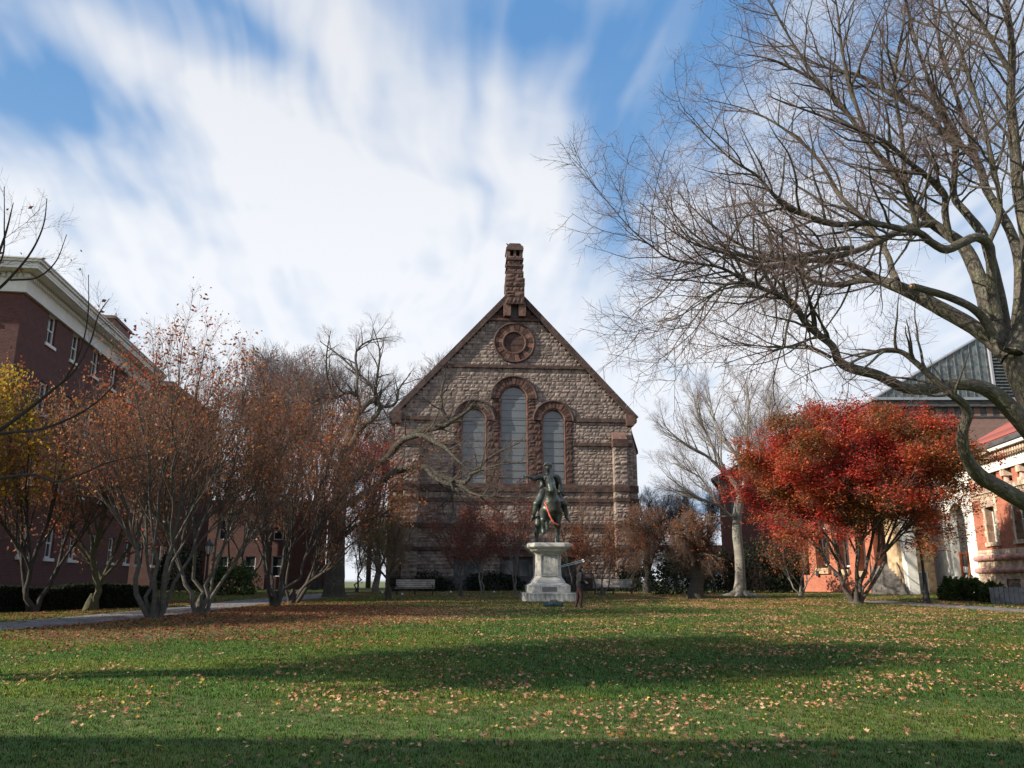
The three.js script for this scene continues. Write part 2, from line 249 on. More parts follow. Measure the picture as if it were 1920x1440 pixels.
// ---------------------------------------------------------------- the stone hall with the gable
const hall = {};
{
  const th = 4.3 * Math.PI / 180, C = V(0.2, 0.8, -66), S = onPlane(C, th), r = rng(11);
  const o = thing('stone_hall', 'rough granite and brownstone hall with tall gable and three arched windows', 'building', C, th);
  const sx = (px, py = 900) => S(px, py)[0], sy = (py, px = 965) => S(px, py)[1];
  const xl = sx(741, 790), xr = sx(1184, 790), xc = sx(964.5, 640), eave = sy(775), apex = sy(546);
  hall.C = C; hall.th = th; hall.S = S;
  const half = (y) => y < eave ? [xl, xr] : [lerp(xl, xc, (y - eave) / (apex - eave)), lerp(xr, xc, (y - eave) / (apex - eave))];
  // body and roof
  one('wall_core', M.stone, o, (g) => { g.prism([[xl, -0.5], [xr, -0.5], [xr, eave], [xc, apex - 0.05], [xl, eave]], -38, -0.3); }, [0.2, 0.165, 0.14]);
  one('roof', M.slate, o, (g) => { const dd = 0.35; g.prism([[xl - 0.55, eave - 0.35], [xl - 0.5, eave - 0.6], [xc, apex + 0.05], [xc, apex + 0.5]], -38.5, -0.32); g.prism([[xr + 0.5, eave - 0.6], [xr + 0.55, eave - 0.35], [xc, apex + 0.5], [xc, apex + 0.05]], -38.5, -0.32); });
  // openings
  const win = [[sx(887.5), sx(866), sx(790), 0], 0, 0];
  const wins = [{ c: sx(888, 850), w: (sx(910) - sx(866)) / 2, ow: (sx(926) - sx(850)) / 2, sp: sy(789), b: sy(907) }, { c: sx(963.5, 850), w: (sx(988) - sx(939)) / 2, ow: (sx(1006) - sx(921)) / 2, sp: sy(748), b: sy(907) }, { c: sx(1038.5, 850), w: (sx(1059) - sx(1018.5)) / 2, ow: (sx(1077) - sx(1004)) / 2, sp: sy(788), b: sy(907) }];
  const cir = { x: xc, y: sy(643), R: (sx(1002, 643) - sx(926, 643)) / 2, ri: (sx(985, 643) - sx(944, 643)) / 2 };
  const bands = [[sy(691), sy(685), 0], [sy(790), sy(783), 1], [sy(835), sy(829), 1], [sy(922), sy(909), 0], [sy(941), sy(934), 0], [sy(990), sy(982), 0], [sy(1032), sy(1026), 0]];
  const triY = sy(600), baseY = sy(1084);
  const doors = [[sx(878), 1.05], [sx(968), 1.3], [sx(1052), 1.05]];
  const doorTop = sy(1044);
  const list = [];
  const inBand = (y) => bands.some(([a, b]) => y > a && y < b);
  const spans = (y) => {
    if (inBand(y)) return [];
    let [a, b] = half(y); let s = [[a + (y > eave ? 0.3 : 0), b - (y > eave ? 0.3 : 0)]];
    for (const w of wins) { if (y > w.b - 0.35 && y < w.sp) s = cutSpans(s, w.c - w.ow + 0.12, w.c + w.ow - 0.12); else if (y >= w.sp && y < w.sp + w.ow) { const q = Math.sqrt(w.ow ** 2 - (y - w.sp) ** 2) - 0.1; if (q > 0.05) s = cutSpans(s, w.c - q, w.c + q); } }
    const dy = Math.abs(y - cir.y); if (dy < cir.R) { const q = Math.sqrt(cir.R ** 2 - dy * dy) - 0.08; if (q > 0.05) s = cutSpans(s, cir.x - q, cir.x + q); }
    if (y < doorTop) for (const [d, w] of doors) s = cutSpans(s, d - w, d + w);
    return s;
  };
  const stops = [baseY, ...bands.map((b) => b[0]), ...bands.map((b) => b[1]), triY].sort((a, b) => a - b);
  for (let i = 0; i < stops.length - 1; i++) walling(list, stops[i], stops[i + 1], spans, 0, { r, h: [0.24, 0.44], w: [0.3, 0.8], col: GRANITE, rel: 0.034, var: 0.17 });
  walling(list, triY, apex - 0.4, spans, 0.03, { r, h: [0.45, 0.7], w: [0.6, 1.3], col: BROWN, rel: 0.05 });
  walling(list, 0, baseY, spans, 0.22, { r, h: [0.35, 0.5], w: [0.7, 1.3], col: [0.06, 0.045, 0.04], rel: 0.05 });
  // brownstone piers between the windows
  const pier = [[wins[0].c - wins[0].ow, wins[0].c - wins[0].w - 0.12], [wins[0].c + wins[0].w + 0.12, wins[1].c - wins[1].w - 0.12], [wins[1].c + wins[1].w + 0.12, wins[2].c - wins[2].w - 0.12], [wins[2].c + wins[2].w + 0.12, wins[2].c + wins[2].ow]];
  pier.forEach(([a, b], i) => walling(list, wins[0].b, wins[0].sp, () => [[a, b]], 0.05, { r, h: [0.4, 0.6], w: [0.45, 0.9], col: BROWN, rel: 0.045 }));
  pier.slice(1, 3).forEach(([a, b], i) => walling(list, wins[0].sp, wins[1].sp, () => [i ? [a, a + 0.62] : [b - 0.62, b]], 0.05, { r, h: [0.4, 0.6], w: [0.45, 0.9], col: BROWN, rel: 0.045 }));
  // buttress faces
  const BU = (x0, x1, y0, y1, z, col) => walling(list, y0, y1, () => [[x0, x1]], z, { r, h: [0.3, 0.5], w: [0.4, 0.8], col: col || GRANITE, rel: 0.06 });
  const bt = [[sx(1149), sx(1174)], [sx(758), sx(786)]];
  for (const [a, b] of bt) { BU(a, b, baseY, sy(916), 0.95); BU(a, b, sy(916), sy(838), 0.8); }
  list.sort((p, q) => (q.x1 - q.x0) * (q.y1 - q.y0) * (q.c[0] > 0.15 && q.y0 > 4 ? 3 : 0.3) - (p.x1 - p.x0) * (p.y1 - p.y0) * (p.c[0] > 0.15 && p.y0 > 4 ? 3 : 0.3));
  const rest = new GB();
  list.forEach((s, i) => { const g = i < 300 ? new GB() : rest; g.col = s.c; stoneGeo(g, s.x0, s.x1, s.y0, s.y1, s.zf, s.rel, r); if (i < 300) g.mesh('stone', M.stone, o); });
  rest.mesh('stone_walling', M.stone, o, 'stuff');
  // string courses
  for (const [a, b, split] of bands) {
    const [l, q] = half((a + b) / 2), zz = 0.16;
    let s = [[l, q]]; const ym = (a + b) / 2;
    for (const w of wins) if (ym > w.b - 0.3 && ym < w.sp + w.ow) { const k = ym < w.sp ? w.ow : Math.sqrt(Math.max(0, w.ow ** 2 - (ym - w.sp) ** 2)); s = cutSpans(s, w.c - k, w.c + k); }
    for (const [p, e] of s) if (e - p > 0.2) bx('string_course', M.stone, o, [p, e, a, b, -0.3, zz], jit([0.085, 0.05, 0.04], r, 0.1));
  }
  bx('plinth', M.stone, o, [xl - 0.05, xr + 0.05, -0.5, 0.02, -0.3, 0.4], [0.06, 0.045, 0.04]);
  // arches: voussoirs, hood, glass, colonnettes, sill
  wins.forEach((w, k) => {
    const n = k === 1 ? 15 : 13, rin = w.w + 0.16, rout = w.ow;
    for (let i = 0; i < n; i++) one('voussoir', M.stone, o, (g) => {
      const a0 = Math.PI * i / n + 0.012, a1 = Math.PI * (i + 1) / n - 0.012, p = (R, a) => [w.c + Math.cos(a) * R, w.sp + Math.sin(a) * R], am = (a0 + a1) / 2, ro = rout * (1 - 0.03 * r());
      g.prism([p(rin, a0), p(ro, a0), p(ro * 1.005, am), p(ro, a1), p(rin, a1), p(rin * 0.995, am)], -0.3, 0.09 + r() * 0.05);
    }, jit(i % 3 === 1 ? [0.135, 0.068, 0.05] : BROWN, r, 0.25));
    one('hood_mould', M.stone, o, (g) => { const pts = []; for (let i = 0; i <= 24; i++) { const a = Math.PI * i / 24; pts.push(V(w.c + Math.cos(a) * (rout + 0.06), w.sp + Math.sin(a) * (rout + 0.06), 0.1)); } g.tube(pts, pts.map(() => 0.11), 6, true); }, [0.08, 0.048, 0.04]);
    one('arch_roll', M.stone, o, (g) => { const pts = []; for (let i = 0; i <= 20; i++) { const a = Math.PI * i / 20; pts.push(V(w.c + Math.cos(a) * (rin - 0.06), w.sp + Math.sin(a) * (rin - 0.06), -0.05)); } g.tube(pts, pts.map(() => 0.1), 6, true); }, [0.16, 0.085, 0.062]);
    const wd = new THREE.Group(); wd.name = 'window'; o.add(wd);
    const ys = [w.b]; const steps = k === 1 ? 4 : 3; for (let i = 1; i <= steps; i++) ys.push(lerp(w.b, w.sp, i / steps));
    for (let i = 0; i < steps; i++) bx('pane', M.pane, wd, [w.c - w.w + 0.02, w.c + w.w - 0.02, ys[i] + 0.025, ys[i + 1] - 0.025, -0.29, -0.22 + i * 0.004]);
    one('pane', M.pane, wd, (g) => { const pts = []; for (let i = 0; i <= 16; i++) { const a = Math.PI * i / 16; pts.push([w.c + Math.cos(a) * (w.w - 0.02), w.sp + 0.025 + Math.sin(a) * (w.w - 0.02)]); } g.prism(pts, -0.29, -0.215); });
    for (let y = w.b + 0.45; y < w.sp + w.w * 0.6; y += 0.62) { const hw = y > w.sp ? Math.sqrt(w.w ** 2 - (y - w.sp) ** 2) - 0.04 : w.w - 0.03; bx('saddle_bar', M.slate, wd, [w.c - hw, w.c + hw, y, y + 0.022, -0.225, -0.19]); }
    bx('frame', M.slate, wd, [w.c - w.w - 0.03, w.c + w.w + 0.03, w.b, w.sp, -0.299, -0.25]);
    for (const s of [-1, 1]) { one('colonnette', M.stone, o, (g) => { const x = w.c + s * (w.w + 0.07); g.lathe([[0.12, w.b], [0.12, w.b + 0.3], [0.085, w.b + 0.35], [0.085, w.sp - 0.35], [0.13, w.sp - 0.12], [0.14, w.sp]], 10, x, -0.06); }, jit([0.17, 0.083, 0.06], r, 0.1)); }
    bx('sill', M.stone, o, [w.c - w.ow + 0.02, w.c + w.ow - 0.02, w.b - 0.35, w.b, -0.3, 0.14], BROWN);
  });
  // round panel
  for (let i = 0; i < 20; i++) one('voussoir', M.stone, o, (g) => { const a0 = Math.PI * 2 * i / 20 + 0.012, a1 = Math.PI * 2 * (i + 1) / 20 - 0.012, p = (R, a) => [cir.x + Math.cos(a) * R, cir.y + Math.sin(a) * R]; g.prism([p(cir.ri + 0.12, a0), p(cir.R - 0.1, a0), p(cir.R - 0.1, a1), p(cir.ri + 0.12, a1)], -0.3, 0.07 + r() * 0.06); }, jit(i % 2 ? [0.19, 0.095, 0.066] : BROWN, r, 0.2));
  const ring = (R, rr, c) => one('ring_mould', M.stone, o, (g) => { const pts = []; for (let i = 0; i <= 36; i++) { const a = Math.PI * 2 * i / 36; pts.push(V(cir.x + Math.cos(a) * R, cir.y + Math.sin(a) * R, 0.06)); } g.tube(pts, pts.map(() => rr), 6); }, c);
  ring(cir.R - 0.03, 0.11, [0.075, 0.045, 0.038]); ring(cir.ri + 0.04, 0.1, [0.11, 0.06, 0.045]);
  for (const [y0, y1] of [[-1, -0.25], [-0.22, 0.35], [0.38, 1]]) one('medallion_block', M.stone, o, (g) => { const pts = [], A0 = Math.asin(y0), A1 = Math.asin(y1), R = cir.ri; for (let i = 0; i <= 6; i++) pts.push([cir.x + Math.cos(lerp(A0, A1, i / 6)) * R, cir.y + Math.sin(lerp(A0, A1, i / 6)) * R]); for (let i = 6; i >= 0; i--) pts.push([cir.x - Math.cos(lerp(A0, A1, i / 6)) * R, cir.y + Math.sin(lerp(A0, A1, i / 6)) * R]); g.prism(pts, -0.3, 0); }, jit(BROWN, r, 0.15));
  // gable coping in lengths, kneelers
  for (const s of [-1, 1]) {
    const X = s < 0 ? xl : xr, n = 11; const dir = V(xc - X, apex - eave, 0).normalize(), nor = V(-dir.y, dir.x, 0).multiplyScalar(s < 0 ? 1 : -1), A = V(X, eave, 0).addScaledVector(dir, -0.55), L = V(xc, apex, 0).distanceTo(A) + 0.1;
    for (let i = 0; i < n; i++) { const a = A.clone().addScaledVector(dir, L * i / n + 0.008), b = A.clone().addScaledVector(dir, L * (i + 1) / n - 0.008); const q = (p, k) => { const v = p.clone().addScaledVector(nor, k); return [v.x, v.y]; }; const pts = [q(a, -0.2), q(b, -0.2), q(b, 0.26), q(a, 0.26)]; one('coping_stone', M.stone, o, (g) => g.prism(s < 0 ? pts : pts.reverse(), -0.6, 0.3), jit([0.08, 0.05, 0.042], r, 0.12)); }
    one('kneeler', M.stone, o, (g) => { const e = X + s * 0.28, pts = [[X - s * 0.5, eave - 0.95], [e - s * 0.15, eave - 0.95], [e, eave - 0.7], [e, eave - 0.2], [X - s * 0.5, eave + 0.1]]; g.prism(s > 0 ? pts : pts.reverse(), -0.6, 0.33); }, [0.12, 0.068, 0.052]);
  }
  // moulding under the brown gable top
  { const [l, q] = half(triY); bx('string_course', M.stone, o, [l + 0.1, q - 0.1, triY - 0.12, triY + 0.1, -0.3, 0.2], [0.085, 0.05, 0.04]); }
  // bellcote-like chimney
  {
    const ch = new THREE.Group(); ch.name = 'chimney'; o.add(ch); const cx = xc, w1 = (sx(983, 560) - sx(947.5, 560)) / 2, w2 = (sx(979, 500) - sx(951.5, 500)) / 2;
    const y = (p) => sy(p);
    const L = []; const P = (a, b, w, z) => walling(L, a, b, () => [[cx - w, cx + w]], z, { r, h: [0.4, 0.6], w: [0.55, 0.9], col: [0.11, 0.064, 0.05], rel: 0.05 });
    const tiers = [[y(575), y(543), w1, 0.75], [y(543), y(527), w1 * 1.04, 0.8], [y(527), y(517), w1 * 0.92, 0.68], [y(517), y(492), w2, 0.6], [y(492), y(485), w2 * 1.02, 0.62]];
    tiers.forEach(([a, b, w, z], i) => { bx('shaft', M.stone, ch, [cx - w + 0.04, cx + w - 0.04, a, b, -z - 0.5, z - 0.02], [0.1, 0.06, 0.048]); P(a, b, w, z + 0.02); });
    L.forEach((s) => { const g = new GB(); g.col = s.c; stoneGeo(g, s.x0, s.x1, s.y0, s.y1, s.zf, s.rel, r); g.mesh('stone', M.stone, ch); });
    for (const p of [518, 505, 493]) bx('collar', M.stone, ch, [cx - w2 - 0.1, cx + w2 + 0.1, y(p), y(p) + 0.2, -1.2, 0.72], jit([0.09, 0.055, 0.045], r, 0.1));
    for (const s of [-1, 0, 1]) bx('vent_pier', M.stone, ch, [cx + s * w2 * 0.86 - (s ? 0.13 : 0.11), cx + s * w2 * 0.86 + (s ? 0.13 : 0.11), y(485), y(474), -1.0, 0.55], [0.13, 0.08, 0.062]);
    one('cap', M.stone, ch, (g) => g.prism([[cx - w2 - 0.1, y(474)], [cx + w2 + 0.1, y(474)], [cx + w2 + 0.12, y(470)], [cx + w2 * 0.7, y(462)], [cx - w2 * 0.7, y(462)], [cx - w2 - 0.12, y(470)]], -1.1, 0.68), [0.11, 0.07, 0.056]);
    for (const s of [-1, 1]) one('corbel', M.stone, ch, (g) => g.prism([[cx + s * w1 * 0.78 - 0.27, y(596)], [cx + s * w1 * 0.78 + 0.27, y(596)], [cx + s * w1 * 0.78 + 0.3, y(588)], [cx + s * w1 * 0.78 + 0.3, y(572)], [cx + s * w1 * 0.78 - 0.3, y(572)], [cx + s * w1 * 0.78 - 0.3, y(588)]], -0.1, 0.62), jit([0.15, 0.085, 0.065], r, 0.1));
    one('niche', M.slate, ch, (g) => { const q = []; for (let i = 0; i <= 8; i++) q.push([cx + Math.cos(Math.PI * i / 8) * 0.3, y(575) + Math.sin(Math.PI * i / 8) * 0.3]); q.push([cx - 0.3, y(597)], [cx + 0.3, y(597)]); g.prism(q, -0.05, 0.12); });
    hall.top = [cx, y(462), w2];
  }
  // buttresses: cores, caps; stepped ones at the corners
  for (const [a, b] of bt) {
    bx('buttress', M.stone, o, [a, b, 0, sy(916), -0.2, 0.93], GRANITE); bx('buttress', M.stone, o, [a + 0.02, b - 0.02, sy(916), sy(838), -0.2, 0.78], GRANITE);
    bx('buttress_cap', M.stone, o, [a - 0.06, b + 0.06, sy(838), sy(824), -0.2, 0.92], BROWN); one('buttress_cap', M.stone, o, (g) => { const m = new GB(); g.poly([V(a - 0.02, sy(824), 0.86), V(b + 0.02, sy(824), 0.86), V(b + 0.02, sy(808), 0.1), V(a - 0.02, sy(808), 0.1)]); g.poly([V(a - 0.02, sy(824), 0.86), V(a - 0.02, sy(808), 0.1), V(a - 0.02, sy(824), 0.1)]); g.poly([V(b + 0.02, sy(824), 0.86), V(b + 0.02, sy(824), 0.1), V(b + 0.02, sy(808), 0.1)]); }, [0.16, 0.09, 0.068]);
    for (const [p, q] of [[922, 909], [941, 934], [990, 982], [1032, 1026]]) bx('string_course', M.stone, o, [a - 0.05, b + 0.05, sy(p) + 0.002, sy(q) - 0.002, 0, 1.08], [0.085, 0.05, 0.04]);
    bx('plinth', M.stone, o, [a - 0.12, b + 0.12, -0.5, baseY, 0, 1.15], [0.06, 0.045, 0.04]);
  }
  for (const s of [-1, 1]) {
    const X = s < 0 ? xl : xr, e = s > 0 ? sx(1196, 900) : sx(729, 900), L = []; const lo = Math.min(X, e), hi = Math.max(X, e);
    one('corner_buttress', M.stone, o, (g) => { const pts = [[X - s * 0.1, -0.5], [e, -0.5], [e, sy(846)], [X + s * 0.02, sy(812)], [X - s * 0.1, sy(812)]]; g.prism(s > 0 ? pts : pts.reverse(), -1.6, -0.12); }, jit(GRANITE, r, 0.05));
    walling(L, 0.3, sy(850), () => [[lo, hi]], -0.06, { r, h: [0.32, 0.5], w: [0.45, 0.6], col: GRANITE, rel: 0.06 });
    L.forEach((q) => { const g = new GB(); g.col = q.c; stoneGeo(g, q.x0, q.x1, q.y0, q.y1, q.zf, q.rel, r); g.mesh('stone', M.stone, o); });
    one('buttress_cap', M.stone, o, (g) => { const pts = [[X, sy(812)], [e + s * 0.12, sy(848)], [e + s * 0.12, sy(843)], [X, sy(804)]]; g.prism(s > 0 ? pts : pts.reverse(), -1.65, -0.05); }, BROWN);
    for (const [p, q] of [[922, 909], [941, 934]]) bx('string_course', M.stone, o, [lo - 0.04, hi + 0.04, sy(p) + 0.004, sy(q) - 0.004, -1.62, 0.05], [0.085, 0.05, 0.04]);
  }
  // doors at the foot
  for (const [d, w] of doors) { const dr = new THREE.Group(); dr.name = 'door'; o.add(dr); bx('leaf', M.slate, dr, [d - w, d - 0.02, 0, doorTop, -0.29, -0.18]); bx('leaf', M.slate, dr, [d + 0.02, d + w, 0, doorTop, -0.29, -0.18]); bx('pane', M.glass, dr, [d - w * 0.75, d - 0.25, 1.2, doorTop - 0.3, -0.18, -0.165]); bx('pane', M.glass, dr, [d + 0.25, d + w * 0.75, 1.2, doorTop - 0.3, -0.18, -0.165]); bx('lintel', M.stone, o, [d - w - 0.2, d + w + 0.2, doorTop, doorTop + 0.45, -0.3, 0.13], BROWN); }
  o.updateMatrixWorld(true);
}
// pigeons on the chimney
{
  const mk = (label, px, lift, turn) => {
    const [cx, y] = hall.top, p = V(cx + px, y + lift, -0.15).applyAxisAngle(V(0, 1, 0), hall.th).add(hall.C), b = thing('pigeon', label, 'bird', p, turn, 'birds on the chimney');
    const c = [0.06, 0.06, 0.065];
    one('body', M.plain, b, (g) => { g.tube([V(-0.2, 0.12, 0), V(-0.1, 0.15, 0), V(0.03, 0.18, 0), V(0.12, 0.22, 0), V(0.17, 0.29, 0), V(0.2, 0.33, 0), V(0.23, 0.34, 0)], [0.015, 0.05, 0.085, 0.075, 0.045, 0.042, 0.01], 8, true); }, c);
    one('tail', M.plain, b, (g) => g.box(-0.34, -0.16, 0.1, 0.12, -0.035, 0.035), c); one('beak', M.plain, b, (g) => g.tube([V(0.225, 0.335, 0), V(0.27, 0.325, 0)], [0.012, 0.003], 5), [0.1, 0.07, 0.03]);
    for (const s of [-1, 1]) { one('wing', M.plain, b, (g) => g.tube([V(0.1, 0.2, s * 0.07), V(-0.05, 0.17, s * 0.085), V(-0.22, 0.12, s * 0.04)], [0.03, 0.035, 0.006], 6, true), [0.045, 0.045, 0.05]); one('leg', M.plain, b, (g) => g.tube([V(0.02, 0.12, s * 0.035), V(0.03, 0, s * 0.035)], [0.014, 0.01], 5, true), [0.12, 0.04, 0.03]); }
  };
  mk('leftmost dark pigeon perched on the chimney cap', -0.46, 0, 2.9); mk('small pigeon in the middle of the chimney cap, second from left', -0.12, 0, 0.4); mk('pigeon on the chimney cap, second from right', 0.14, 0, 1.2); mk('rightmost pigeon on the edge of the chimney cap', 0.46, 0, 3.3);
}
// ---------------------------------------------------------------- walls with real openings, windows
function holedWall(g, x0, x1, y0, y1, holes, z, depth) {     // front face at z, reveals run back by depth
  const xs = [...new Set([x0, x1, ...holes.flatMap((h) => [h[0], h[1]])])].filter((x) => x >= x0 && x <= x1).sort((a, b) => a - b), ys = [...new Set([y0, y1, ...holes.flatMap((h) => [h[2], h[3]])])].filter((y) => y >= y0 && y <= y1).sort((a, b) => a - b);
  for (let i = 0; i < xs.length - 1; i++) for (let j = 0; j < ys.length - 1; j++) { const a = xs[i], b = xs[i + 1], c = ys[j], d = ys[j + 1], mx = (a + b) / 2, my = (c + d) / 2; if (holes.some((h) => mx > h[0] && mx < h[1] && my > h[2] && my < h[3])) continue; g.quad(V(a, c, z), V(b, c, z), V(b, d, z), V(a, d, z), [[a, c], [b, c], [b, d], [a, d]]); }
  for (const [a, b, c, d] of holes) { const w = z - depth; g.quad(V(a, c, w), V(a, c, z), V(a, d, z), V(a, d, w), [[w, c], [z, c], [z, d], [w, d]]); g.quad(V(b, c, z), V(b, c, w), V(b, d, w), V(b, d, z), [[z, c], [w, c], [w, d], [z, d]]); g.quad(V(a, d, z), V(b, d, z), V(b, d, w), V(a, d, w)); g.quad(V(a, c, w), V(b, c, w), V(b, c, z), V(a, c, z)); }
}
function sash(parent, a, b, c, d, z, mat, o = {}) {          // glazed sash filling a hole, z = plane of the frame's front
  const w = new THREE.Group(); w.name = 'window'; parent.add(w); const f = o.f ?? 0.09, m = (c + d) / 2;
  bx('pane', M.glass, w, [a + f, b - f, m + 0.03, d - f, z - 0.07, z - 0.045]); bx('pane', M.glass, w, [a + f, b - f, c + f, m - 0.03, z - 0.085, z - 0.06]);
  one('frame', mat, w, (g) => { g.box(a, a + f, c, d, z - 0.12, z); g.box(b - f, b, c, d, z - 0.12, z); g.box(a + f, b - f, d - f, d, z - 0.12, z - 0.003); g.box(a + f, b - f, c, c + f, z - 0.12, z - 0.003); });
  bx('meeting_rail', mat, w, [a + f, b - f, m - 0.035, m + 0.035, z - 0.1, z - 0.02]);
  if (o.bars) for (let i = 1; i < o.bars; i++) bx('glazing_bar', mat, w, [lerp(a, b, i / o.bars) - 0.015, lerp(a, b, i / o.bars) + 0.015, c + f, d - f, z - 0.06, z - 0.03]);
  if (o.sill) bx('sill', o.sill, w, [a - 0.12, b + 0.12, c - 0.16, c - 0.002, z - 0.1, z + (o.out ?? 0.2)]);
  return w;
}

// ---------------------------------------------------------------- the brick block at the left
{
  const C = W(30, 650, 36.5), th = Math.PI / 180 * 98.6; C.y = groundY(C.x, C.z); const S = onPlane(C, th);
  const o = thing('brick_block', 'dark red brick block with white bracketed cornice at the left edge', 'building', C, th);
  const top = S(38, 541)[1], L = 21, D = 16;
  const w0 = S(88, 620)[0], w1 = S(103.5, 620)[0], ww = 1.05, wy1 = S(95, 588)[1], wy0 = S(95, 648)[1], pitch = 3.3, holes = [];
  for (let i = 0; i < 9; i++) for (let f = 0; f < 4; f++) { const a = w0 + i * pitch - (w1 - w0 - ww) / 2, y = wy0 - f * 3.5; if (y > 0.4) holes.push([a, a + ww, y, y + (wy1 - wy0)]); }
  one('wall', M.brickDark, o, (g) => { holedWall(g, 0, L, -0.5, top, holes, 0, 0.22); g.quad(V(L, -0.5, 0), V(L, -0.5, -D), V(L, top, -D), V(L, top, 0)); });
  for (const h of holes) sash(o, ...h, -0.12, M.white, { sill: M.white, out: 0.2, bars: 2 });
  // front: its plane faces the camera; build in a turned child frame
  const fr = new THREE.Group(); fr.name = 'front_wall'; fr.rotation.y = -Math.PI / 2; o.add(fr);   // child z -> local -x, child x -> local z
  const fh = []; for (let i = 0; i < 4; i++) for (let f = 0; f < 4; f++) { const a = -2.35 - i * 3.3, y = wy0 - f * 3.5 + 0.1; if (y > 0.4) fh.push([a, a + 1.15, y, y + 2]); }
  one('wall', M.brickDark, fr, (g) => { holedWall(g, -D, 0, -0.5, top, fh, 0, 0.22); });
  const U = new THREE.Group();
  for (const h of fh) { sash(U, ...h, -0.12, M.white, { sill: M.white, out: 0.2, bars: 2 }); }
  for (const w of [...U.children]) { const ms = [...w.children]; for (const m of ms) { m.name = m.name === 'sill' ? 'window_sill' : 'window_' + m.name; fr.add(m); } }
  // entablature: frieze, dentils, soffit, cornice, low roof
  bx('frieze', M.white, o, [-0.1, L + 0.1, top, top + 0.62, -D - 0.1, 0.1]);
  bx('architrave', M.white, o, [-0.16, L + 0.16, top - 0.06, top + 0.08, -D - 0.16, 0.16]);
  const dg = new GB(); for (let x = -0.2; x < L; x += 0.24) dg.box(x, x + 0.14, top + 0.66, top + 0.84, 0, 0.24); for (let z = -0.1; z > -D; z -= 0.24) dg.box(-0.24, 0.02, top + 0.66, top + 0.84, z - 0.14, z); dg.mesh('dentil_row', M.white, o, 'stuff');
  bx('bed_mould', M.white, o, [-0.14, L, top + 0.62, top + 0.9, -D, 0.13]);
  bx('soffit', M.white, o, [-0.8, L + 0.8, top + 0.9, top + 1.02, -D - 0.8, 0.8]);
  one('cornice', M.white, o, (g) => { const yy = top + 1.02; for (const [k, a, b] of [[0.82, 0, 0.18], [0.92, 0.18, 0.3], [0.98, 0.3, 0.36]]) g.box(-k, L + k, yy + a, yy + b, -D - k, k); });
  one('roof', M.slate, o, (g) => { const e = 0.9, y = top + 1.38, y2 = y + 1.3, a = V(-e, y, e), b = V(L + e, y, e), c = V(L + e, y, -D - e), d = V(-e, y, -D - e), p = V(6, y2, -D / 2), q = V(L - 6, y2, -D / 2); g.poly([a, b, q]); g.poly([a, q, p]); g.poly([b, c, q]); g.poly([c, d, p]); g.poly([c, p, q]); g.poly([d, a, p]); });
  const ch = S(236, 650); one('chimney', M.brickGrey, o, (g) => { g.box(16.4, 20.0, top, top + 3.9, -4.2, -1.3); g.box(16.3, 20.1, top + 3.9, top + 4.1, -4.3, -1.2); });
  // portico in the shade
  bx('water_table', M.whiteWall, o, [0, L, 0, 0.5, 0, 0.12]);
}
// ---------------------------------------------------------------- the block behind the camera whose eaves shade the near lawn
{
  const o = thing('brick_hall', 'long brick hall behind the viewpoint that shades the near lawn', 'building', V(-24, 0, -2.1), -0.03);
  one('wall', M.brickDark, o, (g) => g.box(-26, 12, -0.5, 10.2, 0, 13)); one('roof', M.slate, o, (g) => { g.box(-26.5, 12.5, 10.2, 10.5, -0.5, 13.5); g.poly([V(-26.5, 10.5, -0.5), V(12.5, 10.5, -0.5), V(12.5, 10.9, 6.5), V(-26.5, 10.9, 6.5)].reverse()); g.poly([V(-26.5, 10.9, 6.5), V(12.5, 10.9, 6.5), V(12.5, 10.5, 13.5), V(-26.5, 10.5, 13.5)].reverse()); });
}

